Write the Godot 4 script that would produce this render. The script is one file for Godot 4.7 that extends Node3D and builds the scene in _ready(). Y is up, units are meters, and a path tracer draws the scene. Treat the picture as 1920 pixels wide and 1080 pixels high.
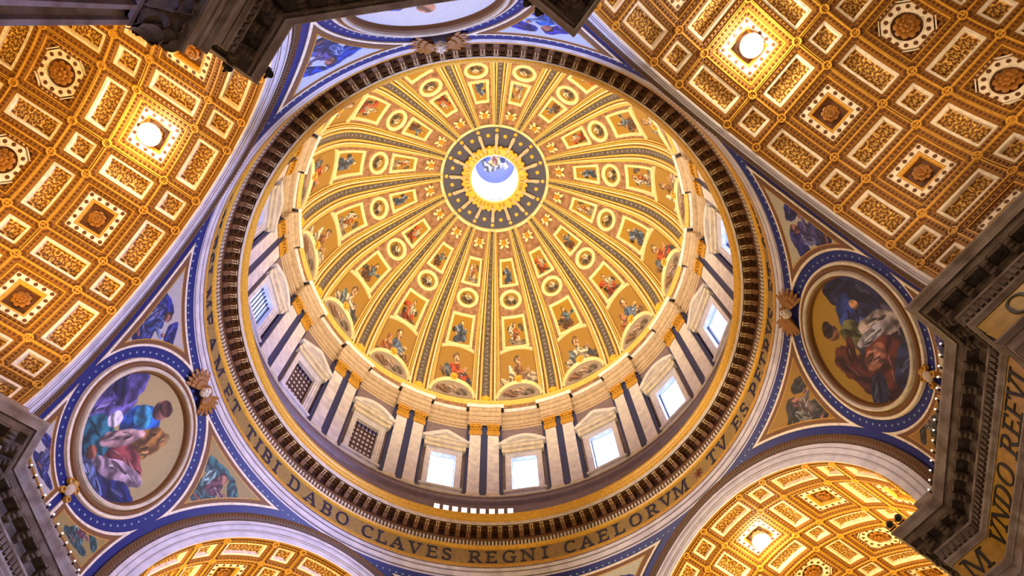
extends Node3D
# A domed church crossing seen from the floor: four coffered barrel vaults, pendentives, drum and dome.
# The axis of the dome is the y axis. Azimuths turn from -z towards +x. A node turned by -azimuth has "out" along its own -z.

const AL := 54.357          # azimuth of the first arm
const YS := 33.35           # springing height of the arches
const RA := 11.55           # radius of the arches
const DA := 20.89           # distance of the arch planes from the axis
const RS := 24.6            # radius of the spherical pendentives
const E0 := 18.4            # elevation of the medallions, degrees
const DMS := 1.4355686      # step along the dome's meridian between profile points
const DOME := [Vector2(21.3, 76.0), Vector2(21.365, 77.436), Vector2(21.399, 78.87), Vector2(21.377, 80.301), Vector2(21.297, 81.73), Vector2(21.169, 83.161), Vector2(21.003, 84.594), Vector2(20.804, 86.033), Vector2(20.559, 87.466), Vector2(20.241, 88.878), Vector2(19.826, 90.252), Vector2(19.287, 91.571), Vector2(18.604, 92.822), Vector2(17.802, 94.013), Vector2(16.917, 95.156), Vector2(15.987, 96.265), Vector2(15.043, 97.354), Vector2(14.089, 98.424), Vector2(13.12, 99.479), Vector2(12.131, 100.517), Vector2(11.115, 101.531), Vector2(10.062, 102.51), Vector2(8.963, 103.443), Vector2(7.786, 104.266), Vector2(6.5, 104.9)]

var M := {}
var taken := {}
var cam_inv := Transform3D()
var focal := 1327.35


func _ready() -> void:
	make_camera()
	make_sky()
	make_lights()
	make_materials()
	make_shell()
	for k in 4:
		make_barrel(k)
	for k in 4:
		make_pendentive(k)
	make_ring()
	make_drum()
	make_dome()
	make_lantern()
	for k in 3:
		make_entablature(k)
	make_near_pilaster()
	make_small_things()


func make_camera() -> void:
	var pitch := deg_to_rad(69.369)
	var yaw := deg_to_rad(4.367)
	var roll := deg_to_rad(3.209)
	var fw := Vector3(sin(yaw) * cos(pitch), sin(pitch), -cos(yaw) * cos(pitch))
	var up0 := Vector3(-sin(yaw) * sin(pitch), cos(pitch), cos(yaw) * sin(pitch))
	var up := cos(roll) * up0 + sin(roll) * fw.cross(up0)
	var c := Camera3D.new()
	c.name = "camera"
	c.fov = rad_to_deg(2.0 * atan(540.0 / focal))
	c.near = 0.1
	c.far = 400.0
	c.transform = Transform3D(Basis(fw.cross(up), up, -fw), Vector3(0, 1.6, 21.58))
	cam_inv = c.transform.affine_inverse()
	add_child(c)
	c.current = true


func make_sky() -> void:
	var e := Environment.new()
	e.background_mode = Environment.BG_COLOR
	e.background_color = Color(0.56, 0.68, 1.0)
	e.background_energy_multiplier = SKY_E
	e.tonemap_mode = Environment.TONE_MAPPER_LINEAR
	e.tonemap_exposure = 1.0
	e.sdfgi_enabled = true
	e.ssao_enabled = true
	e.ssil_enabled = true
	var w := WorldEnvironment.new()
	w.name = "sky"
	w.environment = e
	add_child(w)


const SKY_E := 13.0


func spot(at: Vector3, aim: Vector3, c: Color, e: float, cone: float, size := 0.3) -> void:
	var s := SpotLight3D.new()
	s.name = "flood_and_fill_beam"  # cornice and ledge floodlights, and the added fill spots
	s.light_color = c
	s.light_energy = e
	s.light_size = size
	s.spot_angle = cone
	s.spot_angle_attenuation = 0.6
	s.spot_range = 150.0
	s.spot_attenuation = 2.0
	s.shadow_enabled = true
	add_child(s, true)
	s.look_at_from_position(at, aim, Vector3(0.3, 0.1, 0.9))


func omni(at: Vector3, c: Color, e: float, size := 0.3) -> void:
	var s := OmniLight3D.new()
	s.name = "lamp_and_fill_light"  # lamps of the vaults, and the added fill lights
	s.light_color = c
	s.light_energy = e
	s.light_size = size
	s.omni_range = 150.0
	s.omni_attenuation = 2.0
	s.shadow_enabled = true
	add_child(s, true)
	s.position = at


# a point given by an arm: how far out, how far to its right, how high
func arm_at(k: int, out: float, u: float, y: float) -> Vector3:
	var a := deg_to_rad(AL + 90.0 * k)
	return Vector3(sin(a), 0, -cos(a)) * out + Vector3(cos(a), 0, sin(a)) * u + Vector3(0, y, 0)


func pol(deg: float, r: float, h: float) -> Vector3:
	var a := deg_to_rad(deg)
	return Vector3(r * sin(a), h, -r * cos(a))


func make_lights() -> void:
	# floodlights on the ledge inside the drum, each aimed across at the dome
	for i in 8:
		var a := AL + 22.5 + 45.0 * i
		spot(pol(a, 19.9, 54.2), pol(a + 180.0, 13.0, 92.0), Color(1.0, 0.88, 0.66), 570.0, 46.0, 0.5)
	# floodlights on the cornices light the four barrel vaults
	var tone := [Color(1.0, 0.84, 0.50), Color(1.0, 0.86, 0.68), Color(1.0, 0.80, 0.44), Color(1.0, 0.84, 0.50)]
	var amount := [300.0, 82.0, 200.0, 275.0]
	for k in 4:
		for s in [-1.0, 1.0]:
			for o in [23.5, 30.0]:
				spot(arm_at(k, o, 10.1 * s, 32.6), arm_at(k, o - 0.5, -3.0 * s, 45.0), tone[k], amount[k] * 0.5, 68.0, 0.4)
	# spotlights added over the pier cornices to brighten the pendentives across the crossing
	var cool := Color(0.72, 0.74, 1.0)
	var white := Color(1.0, 0.86, 0.66)
	var diag := AL + 45.0
	spot(pol(diag + 4.0, 22.3, 32.4), pol(diag + 180.0, 21.5, 43.5), cool, 1900.0, 30.0, 0.5)
	spot(pol(diag - 90.0, 22.3, 32.4), pol(diag + 90.0, 21.5, 43.5), Color(0.66, 0.74, 1.0), 2600.0, 16.5, 0.5)
	spot(pol(diag + 184.0, 22.3, 32.4), pol(diag, 21.5, 43.5), white, 390.0, 30.0, 0.5)
	# two more added spotlights brighten the white arches at lower right and lower left
	spot(arm_at(2, 21.5, 9.6, 32.6), arm_at(0, 20.8, 0.0, 42.5), Color(1.0, 0.90, 0.84), 1050.0, 19.0, 0.5)
	spot(arm_at(1, 21.5, -9.6, 32.6), arm_at(3, 20.8, 0.0, 42.5), Color(0.86, 0.84, 1.0), 420.0, 19.0, 0.5)
	spot(arm_at(2, 14.5, -4.0, 3.0), arm_at(2, 20.6, -12.0, 18.0), Color(0.66, 0.66, 1.0), 520.0, 10.0, 0.3)  # spotlight added near the floor to brighten the near pilaster
	# added point lights stand in for light bouncing up off the nave floor
	for k in 4:
		omni(arm_at(k, 15.0, 0.0, 5.0), Color(1.0, 0.93, 0.86), [17.0, 17.0, 34.0, 20.0][k], 0.6)


# ---------------------------------------------------------------- naming

func numbered(called: String) -> String:
	var n: int = taken.get(called, 0)
	taken[called] = n + 1
	return called if n == 0 else "%s_%03d" % [called, n]


func tag(o: Node3D, label: String, category: String, group := "", kind := "") -> void:
	o.set_meta("label", label)
	o.set_meta("category", category)
	if group:
		o.set_meta("group", group)
	if kind:
		o.set_meta("kind", kind)


func thing(called: String, label: String, category: String, xf := Transform3D(), group := "", kind := "") -> Node3D:
	var o := Node3D.new()
	o.name = numbered(called)
	add_child(o)
	o.transform = xf
	tag(o, label, category, group, kind)
	return o


func structure(called: String, label: String, category: String, xf := Transform3D()) -> Node3D:
	return thing(called, label, category, xf, "", "structure")


func part(called: String, mesh: Mesh, mat: Material, parent: Node3D, xf := Transform3D()) -> MeshInstance3D:
	var o := MeshInstance3D.new()
	o.name = called
	o.mesh = mesh
	o.material_override = mat
	o.transform = xf
	parent.add_child(o, true)
	return o


func stuff(called: String, mesh: Mesh, mat: Material, parent: Node3D, xf := Transform3D()) -> MeshInstance3D:
	var o := part(called, mesh, mat, parent, xf)
	o.set_meta("kind", "stuff")
	return o


func turn(deg: float) -> Transform3D:
	return Transform3D(Basis(Vector3.UP, -deg_to_rad(deg)), Vector3.ZERO)


# how far a point lies inside the camera's frame, in pixels (negative: outside)
func in_frame(p: Vector3) -> float:
	var q := cam_inv * p
	if q.z > -0.5:
		return -9999.0
	var x := 960.0 + focal * q.x / -q.z
	var y := 540.0 - focal * q.y / -q.z
	return minf(minf(x, 1920.0 - x), minf(y, 1080.0 - y))


# ---------------------------------------------------------------- meshes

func begin(group := -1) -> SurfaceTool:
	var st := SurfaceTool.new()
	st.begin(Mesh.PRIMITIVE_TRIANGLES)
	st.set_smooth_group(group)
	return st


func done(st: SurfaceTool) -> ArrayMesh:
	st.generate_normals()
	return st.commit()


func vert(st: SurfaceTool, p: Vector3, uv: Vector2) -> void:
	st.set_uv(uv)
	st.add_vertex(p)


func tri(st: SurfaceTool, a: Vector3, b: Vector3, c: Vector3) -> void:
	vert(st, a, Vector2.ZERO)
	vert(st, b, Vector2.ZERO)
	vert(st, c, Vector2.ZERO)


func quad(st: SurfaceTool, a: Vector3, b: Vector3, c: Vector3, d: Vector3, u0 := Vector2(0, 1), u1 := Vector2(1, 1), u2 := Vector2(1, 0), u3 := Vector2(0, 0)) -> void:
	vert(st, a, u0)
	vert(st, b, u1)
	vert(st, c, u2)
	vert(st, a, u0)
	vert(st, c, u2)
	vert(st, d, u3)


# rows of points joined by quads; each strip between two rows may have its own smooth group
func sheet(st: SurfaceTool, rows: Array, closed := false, own_groups := false) -> void:
	for i in rows.size() - 1:
		if own_groups:
			st.set_smooth_group(i + 1)
		var r0: PackedVector3Array = rows[i]
		var r1: PackedVector3Array = rows[i + 1]
		var n := r0.size()
		for j in (n if closed else n - 1):
			var j1 := (j + 1) % n
			var v0 := 1.0 - float(i) / (rows.size() - 1)
			var v1 := 1.0 - float(i + 1) / (rows.size() - 1)
			var ua := float(j) / (n - 1)
			var ub := float(j + 1) / (n - 1)
			quad(st, r0[j], r0[j1], r1[j1], r1[j], Vector2(ua, v0), Vector2(ub, v0), Vector2(ub, v1), Vector2(ua, v1))


# a profile of (radius, height) swept round the axis
func lathe(prof: Array, n := 160, a0 := 0.0, a1 := 360.0) -> ArrayMesh:
	var st := begin(1)
	lathe_in(st, prof, n, a0, a1)
	return done(st)


func lathe_in(st: SurfaceTool, prof: Array, n: int, a0 := 0.0, a1 := 360.0) -> void:
	var rows := []
	for p in prof:
		var row := PackedVector3Array()
		for j in n + 1:
			row.append(pol(lerpf(a0, a1, float(j % n if is_equal_approx(a1 - a0, 360.0) else j) / n), p.x, p.y))
		rows.append(row)
	sheet(st, rows, false, true)


func box(st: SurfaceTool, c: Vector3, s: Vector3, b := Basis()) -> void:
	var h := s * 0.5
	var p := []
	for i in 8:
		p.append(c + b * Vector3(h.x * (1 if i & 1 else -1), h.y * (1 if i & 2 else -1), h.z * (1 if i & 4 else -1)))
	for f in [[0, 2, 3, 1], [4, 5, 7, 6], [0, 1, 5, 4], [2, 6, 7, 3], [0, 4, 6, 2], [1, 3, 7, 5]]:
		quad(st, p[f[0]], p[f[1]], p[f[2]], p[f[3]])


# a box with its edges cut, for the pieces that catch light
func bevel_box(st: SurfaceTool, c: Vector3, s: Vector3, e: float) -> void:
	var h := s * 0.5
	var rows := []
	for l in [[-h.y, e], [-h.y + e, 0.0], [h.y - e, 0.0], [h.y, e]]:
		var x: float = h.x - l[1]
		var z: float = h.z - l[1]
		rows.append(PackedVector3Array([c + Vector3(-x, l[0], -z), c + Vector3(x, l[0], -z), c + Vector3(x, l[0], z), c + Vector3(-x, l[0], z)]))
	sheet(st, rows, true)
	for i in [0, 3]:
		quad(st, rows[i][0], rows[i][1], rows[i][2], rows[i][3])


# a polygon in (x, y) pushed along z from z0 to z1
func prism(st: SurfaceTool, poly: PackedVector2Array, z0: float, z1: float, b := Transform3D()) -> void:
	var idx := Geometry2D.triangulate_polygon(poly)
	for z in [z0, z1]:
		for t in range(0, idx.size(), 3):
			tri(st, b * Vector3(poly[idx[t]].x, poly[idx[t]].y, z), b * Vector3(poly[idx[t + 1]].x, poly[idx[t + 1]].y, z), b * Vector3(poly[idx[t + 2]].x, poly[idx[t + 2]].y, z))
	for i in poly.size():
		var p := poly[i]
		var q := poly[(i + 1) % poly.size()]
		quad(st, b * Vector3(p.x, p.y, z0), b * Vector3(q.x, q.y, z0), b * Vector3(q.x, q.y, z1), b * Vector3(p.x, p.y, z1))


func ellipsoid(st: SurfaceTool, c: Vector3, r: Vector3, n := 10, b := Basis()) -> void:
	st.set_smooth_group(900)
	var rows := []
	var m := maxi(4, n / 2 + 1)
	for i in m + 1:
		var t := PI * i / m
		var row := PackedVector3Array()
		for j in n:
			var f := TAU * j / n
			row.append(c + b * Vector3(r.x * sin(t) * cos(f), r.y * cos(t), r.z * sin(t) * sin(f)))
		rows.append(row)
	sheet(st, rows, true)
	st.set_smooth_group(-1)


# ---- pieces laid on a curved surface: "on" turns (x, y, height above the surface) into a point

func patch(st: SurfaceTool, on: Callable, x0: float, x1: float, y0: float, y1: float, z: float, nx: int, ny: int) -> void:
	st.set_smooth_group(1)
	var rows := []
	for i in ny + 1:
		var row := PackedVector3Array()
		for j in nx + 1:
			row.append(on.call(lerpf(x0, x1, float(j) / nx), lerpf(y0, y1, float(i) / ny), z))
		rows.append(row)
	sheet(st, rows)


func bar(st: SurfaceTool, on: Callable, x0: float, x1: float, y0: float, y1: float, z0: float, z1: float, nx: int, ny: int) -> void:
	patch(st, on, x0, x1, y0, y1, z1, nx, ny)
	st.set_smooth_group(-1)
	for i in ny:
		var a := lerpf(y0, y1, float(i) / ny)
		var b := lerpf(y0, y1, float(i + 1) / ny)
		for x in [x0, x1]:
			quad(st, on.call(x, a, z0), on.call(x, b, z0), on.call(x, b, z1), on.call(x, a, z1))
	for j in nx:
		var a := lerpf(x0, x1, float(j) / nx)
		var b := lerpf(x0, x1, float(j + 1) / nx)
		for y in [y0, y1]:
			quad(st, on.call(a, y, z0), on.call(b, y, z0), on.call(b, y, z1), on.call(a, y, z1))


# a moulding with mitred corners round a rectangle: profile of (distance in from the edge, height)
func rect_ring(st: SurfaceTool, on: Callable, cx: float, cy: float, hx: float, hy: float, prof: Array, n := 4, sx := 1.0) -> void:
	st.set_smooth_group(-1)
	for i in prof.size() - 1:
		for s in 4:
			var lines := []
			for k in 2:
				var d: float = prof[i + k].x
				var x := hx - d * sx
				var y := hy - d
				var c := [Vector2(-x, -y), Vector2(x, -y), Vector2(x, y), Vector2(-x, y)]
				var row := []
				for j in n + 1:
					var p: Vector2 = c[s].lerp(c[(s + 1) % 4], float(j) / n)
					row.append(on.call(cx + p.x, cy + p.y, prof[i + k].y))
				lines.append(row)
			for j in n:
				quad(st, lines[0][j], lines[0][j + 1], lines[1][j + 1], lines[1][j])


# a moulding round a circle or a regular polygon: profile of (radius, height)
func ring(st: SurfaceTool, on: Callable, cx: float, cy: float, prof: Array, n := 32, sx := 1.0, a0 := 0.0, a1 := TAU) -> void:
	for i in prof.size() - 1:
		st.set_smooth_group(i + 1 if n > 12 else -1)
		for j in n:
			var q := []
			for k in [[i, j], [i, j + 1], [i + 1, j + 1], [i + 1, j]]:
				var f := lerpf(a0, a1, float(k[1] % n if is_equal_approx(a1 - a0, TAU) else k[1]) / n)
				q.append(on.call(cx + prof[k[0]].x * cos(f) * sx, cy + prof[k[0]].x * sin(f), prof[k[0]].y))
			quad(st, q[0], q[1], q[2], q[3])


func disc(st: SurfaceTool, on: Callable, cx: float, cy: float, r: float, z: float, n := 24, sx := 1.0, rings := 3) -> void:
	st.set_smooth_group(1)
	for i in rings:
		for j in n:
			var q := []
			var uv := []
			for k in [[i, j], [i, j + 1], [i + 1, j + 1], [i + 1, j]]:
				var f = TAU * (k[1] % n) / n
				var rr: float = r * k[0] / rings
				q.append(on.call(cx + rr * cos(f) * sx, cy + rr * sin(f), z))
				uv.append(Vector2(0.5 + 0.5 * rr / r * cos(f), 0.5 - 0.5 * rr / r * sin(f)))
			quad(st, q[0], q[1], q[2], q[3], uv[0], uv[1], uv[2], uv[3])


func stud(st: SurfaceTool, on: Callable, x: float, y: float, r: float, z0: float, z1: float, n := 6) -> void:
	st.set_smooth_group(-1)
	ring(st, on, x, y, [Vector2(r, z0), Vector2(r * 0.72, z1), Vector2(0.001, z1 + (z1 - z0) * 0.15)], n)


# a polygon cut into small cells and laid on the surface, with side walls down to z0
func plate(st: SurfaceTool, on: Callable, poly: PackedVector2Array, z0: float, z1: float, cell: float, frame := Rect2()) -> void:
	var r := Rect2(poly[0], Vector2.ZERO)
	for p in poly:
		r = r.expand(p)
	var f := frame if frame.size.x > 0 else r
	st.set_smooth_group(1)
	for i in int(ceil(r.size.x / cell)):
		for j in int(ceil(r.size.y / cell)):
			var o := r.position + Vector2(i, j) * cell
			var sq := PackedVector2Array([o, o + Vector2(cell, 0), o + Vector2(cell, cell), o + Vector2(0, cell)])
			for piece in Geometry2D.intersect_polygons(poly, sq):
				var idx := Geometry2D.triangulate_polygon(piece)
				for t in idx:
					var p: Vector2 = piece[t]
					vert(st, on.call(p.x, p.y, z1), Vector2((p.x - f.position.x) / f.size.x, 1.0 - (p.y - f.position.y) / f.size.y))
	st.set_smooth_group(-1)
	for i in poly.size():
		var p := poly[i]
		var q := poly[(i + 1) % poly.size()]
		quad(st, on.call(p.x, p.y, z0), on.call(q.x, q.y, z0), on.call(q.x, q.y, z1), on.call(p.x, p.y, z1))


# a flower of petals on a surface
func flower(st: SurfaceTool, on: Callable, cx: float, cy: float, r: float, z: float, petals := 8, tiers := 2, sx := 1.0) -> void:
	for t in tiers:
		var rr := r * (1.0 - 0.42 * t)
		for k in petals:
			var f := TAU * (k + 0.5 * t) / petals
			var w := rr * 2.6 / petals
			var rows := []
			for i in 5:
				var s := [0.2, 0.45, 0.75, 0.95, 1.0][i] as float
				var half := w * ([0.4, 0.85, 1.0, 0.6, 0.02][i] as float)
				var lift := z + r * (0.1 + 0.28 * t) + r * ([0.0, 0.1, 0.16, 0.12, 0.0][i] as float)
				var row := PackedVector3Array()
				for e in [-1.0, 0.0, 1.0]:
					var x = rr * s * cos(f) - half * e * sin(f)
					var y = rr * s * sin(f) + half * e * cos(f)
					row.append(on.call(cx + x * sx, cy + y, lift - (0.07 * r if e != 0.0 else 0.0)))
				rows.append(row)
			st.set_smooth_group(1)
			sheet(st, rows)
	ring(st, on, cx, cy, [Vector2(r * 0.26, z + 0.2 * r), Vector2(r * 0.22, z + r * 0.5), Vector2(0.001, z + r * 0.58)], 14, sx)


func flat_on(x: float, y: float, z: float) -> Vector3:
	return Vector3(x, y, z)


func letter(ch: String, cap: float, depth: float) -> TextMesh:
	var key := "%s%.2f" % [ch, cap]
	if not M.has(key):
		var t := TextMesh.new()
		var f := SystemFont.new()
		f.font_names = PackedStringArray(["Droid Serif"])
		t.font = f
		t.text = ch
		t.font_size = 64
		t.pixel_size = cap / (64.0 * 0.72)
		t.depth = depth
		t.curve_step = 4.0
		M[key] = t
	return M[key]


# ---------------------------------------------------------------- materials

func noise_image(size: int, freq: float, lo: float, hi: float, seed_: int, kind := FastNoiseLite.TYPE_SIMPLEX_SMOOTH, octaves := 4, tint := Color.WHITE) -> ImageTexture:
	var n := FastNoiseLite.new()
	n.seed = seed_
	n.noise_type = kind
	n.frequency = freq
	n.fractal_octaves = octaves
	var src := n.get_seamless_image(size, size)
	var im := Image.create(size, size, false, Image.FORMAT_RGB8)
	for y in size:
		for x in size:
			var v := lerpf(lo, hi, src.get_pixel(x, y).r)
			im.set_pixel(x, y, Color(v, v, v).lerp(Color(v, v, v) * tint, 1.0 - src.get_pixel(x, y).r))
	return ImageTexture.create_from_image(im)


func paint_mat(c: Color, rough := 0.7, tex: Texture2D = null, scale := 0.25, metal := 0.0) -> StandardMaterial3D:
	var m := StandardMaterial3D.new()
	m.albedo_color = c
	m.roughness = rough
	m.metallic = metal
	if tex:
		m.albedo_texture = tex
		m.uv1_triplanar = true
		m.uv1_world_triplanar = true
		m.uv1_scale = Vector3.ONE * scale
	return m


func picture_mat(tex: Texture2D, rough := 0.55) -> StandardMaterial3D:
	var m := StandardMaterial3D.new()
	m.albedo_texture = tex
	m.roughness = rough
	return m


# paints soft streaked patches of colour: [x, y, rx, ry, turn in degrees, colour], x and y from -1 to 1 with y up
func paint(w: int, h: int, ground: Color, blobs: Array, seed_: int, fleck := 0.1) -> ImageTexture:
	var n := FastNoiseLite.new()
	n.seed = seed_
	n.frequency = 3.2 / w
	n.fractal_octaves = 3
	var rng := RandomNumberGenerator.new()
	rng.seed = seed_
	var im := Image.create(w, h, false, Image.FORMAT_RGB8)
	im.fill(ground)
	for b in blobs:
		var a := deg_to_rad(b[4])
		var ca := cos(a)
		var sa := sin(a)
		var big := maxf(b[2], b[3]) * 1.15
		var x0 := maxi(0, int((b[0] - big + 1.0) * 0.5 * w))
		var x1 := mini(w - 1, int((b[0] + big + 1.0) * 0.5 * w))
		var y0 := maxi(0, int((1.0 - b[1] - big) * 0.5 * h))
		var y1 := mini(h - 1, int((1.0 - b[1] + big) * 0.5 * h))
		var col: Color = b[5]
		var fold := rng.randf_range(14.0, 22.0)
		var ph := rng.randf() * TAU
		for y in range(y0, y1 + 1):
			for x in range(x0, x1 + 1):
				var dx := 2.0 * x / w - 1.0 - b[0] as float
				var dy := 1.0 - 2.0 * y / h - b[1] as float
				var nz := n.get_noise_2d(x, y)
				var u := (dx * ca + dy * sa) / b[2] as float
				var v := (-dx * sa + dy * ca) / b[3] as float
				var d := u * u + v * v + nz * 0.55
				if d < 1.0:
					var lit := 1.0 + 0.36 * sin(fold * u * b[2] + 5.0 * nz + ph + 3.0 * v) + 0.2 * n.get_noise_2d(x * 3.0, y * 3.0) + 0.2 * v + 0.1 * u
					im.set_pixel(x, y, im.get_pixel(x, y).lerp(Color(col.r * lit, col.g * lit, col.b * lit).clamp(), clampf((1.0 - d) * 7.0, 0.0, 1.0)))
	for y in h:
		for x in w:
			var c := im.get_pixel(x, y)
			var f := 1.0 + rng.randf_range(-fleck, fleck) + (-0.12 if fleck > 0.05 and (x % 5 == 0 or y % 5 == 0) else 0.0)
			if fleck > 0.05 and c.is_equal_approx(ground) and rng.randf() < 0.16:
				f *= 0.6
			im.set_pixel(x, y, Color(c.r * f, c.g * f, c.b * f).clamp())
	return ImageTexture.create_from_image(im)


# narrow lighter and darker strokes that follow each patch, as folds of cloth do
func folds(blobs: Array, seed_: int) -> Array:
	var rng := RandomNumberGenerator.new()
	rng.seed = seed_
	var out := []
	for b in blobs:
		out.append(b)
		if maxf(b[2], b[3]) > 0.2:
			var c: Color = b[5]
			var along: float = b[4] + (0.0 if b[2] > b[3] else 90.0)
			for i in 4:
				var f := rng.randf() * TAU
				var r := rng.randf_range(0.1, 0.7)
				var a := deg_to_rad(b[4])
				var u: float = cos(f) * r * b[2]
				var v: float = sin(f) * r * b[3]
				out.append([b[0] + u * cos(a) - v * sin(a), b[1] + u * sin(a) + v * cos(a), rng.randf_range(0.08, 0.2), rng.randf_range(0.018, 0.045), along + rng.randf_range(-14, 14), c.lightened(0.16) if i % 2 == 0 else c.darkened(0.4)])
	return out


# a seated or floating figure in draped clothes, made of patches
func figure(x: float, y: float, s: float, robe: Color, mantle: Color, skin: Color, lean := 0.0) -> Array:
	return [
		[x - 0.1 * s, y - 0.55 * s, 0.5 * s, 0.33 * s, 12.0 + lean, mantle.darkened(0.25)],
		[x + 0.22 * s, y - 0.4 * s, 0.36 * s, 0.22 * s, -35.0 + lean, mantle],
		[x, y - 0.05 * s, 0.3 * s, 0.42 * s, lean, robe],
		[x - 0.3 * s, y - 0.02 * s, 0.16 * s, 0.4 * s, 28.0 + lean, mantle.lightened(0.15)],
		[x + 0.32 * s, y + 0.02 * s, 0.32 * s, 0.1 * s, 30.0 + lean, robe.lightened(0.2)],
		[x + 0.5 * s, y + 0.16 * s, 0.09 * s, 0.08 * s, 0.0, skin],
		[x + 0.0 * s, y + 0.53 * s, 0.17 * s, 0.2 * s, lean, skin.darkened(0.5)],
		[x + 0.03 * s, y + 0.47 * s, 0.14 * s, 0.18 * s, lean, skin],
		[x - 0.05 * s, y - 0.85 * s, 0.22 * s, 0.07 * s, 10.0, skin.darkened(0.1)],
	]


func rinceau(w: int, h: int, lo: Color, mid: Color, hi: Color, turns: int, rows := 1) -> Array:
	var im := Image.create(w, h, false, Image.FORMAT_RGB8)
	var hm := Image.create(w, h, false, Image.FORMAT_RGB8)
	var rng := RandomNumberGenerator.new()
	rng.seed = 77
	for y in h:
		for x in w:
			var gx := float(x) / w * turns
			var gy := float(y) / h * rows
			var cx := gx - floorf(gx) - 0.5
			var cy := gy - floorf(gy) - 0.5
			var flip := 1.0 if int(floorf(gx) + floorf(gy)) % 2 == 0 else -1.0
			var r := sqrt(cx * cx + cy * cy)
			var a := atan2(cy * flip, cx)
			var v := 0.5 + 0.5 * sin(a * 2.0 + r * 22.0 + 1.6 * sin(a * 7.0))
			var leaf := 0.5 + 0.5 * cos(a * 9.0 + r * 8.0)
			var t := clampf(v * 0.75 + leaf * 0.35 * smoothstep(0.1, 0.5, r) + (0.5 if r < 0.1 else 0.0) + rng.randf_range(-0.08, 0.08), 0.0, 1.0)
			im.set_pixel(x, y, lo.lerp(mid, clampf(t * 2.0, 0.0, 1.0)) if t < 0.5 else mid.lerp(hi, t * 2.0 - 1.0))
			hm.set_pixel(x, y, Color(t, t, t))
	return [ImageTexture.create_from_image(im), ImageTexture.create_from_image(hm)]


func relief_mat(pair: Array) -> StandardMaterial3D:
	var m := picture_mat(pair[0], 0.5)
	m.heightmap_enabled = true
	m.heightmap_texture = pair[1]
	m.heightmap_scale = 9.0
	return m


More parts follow.
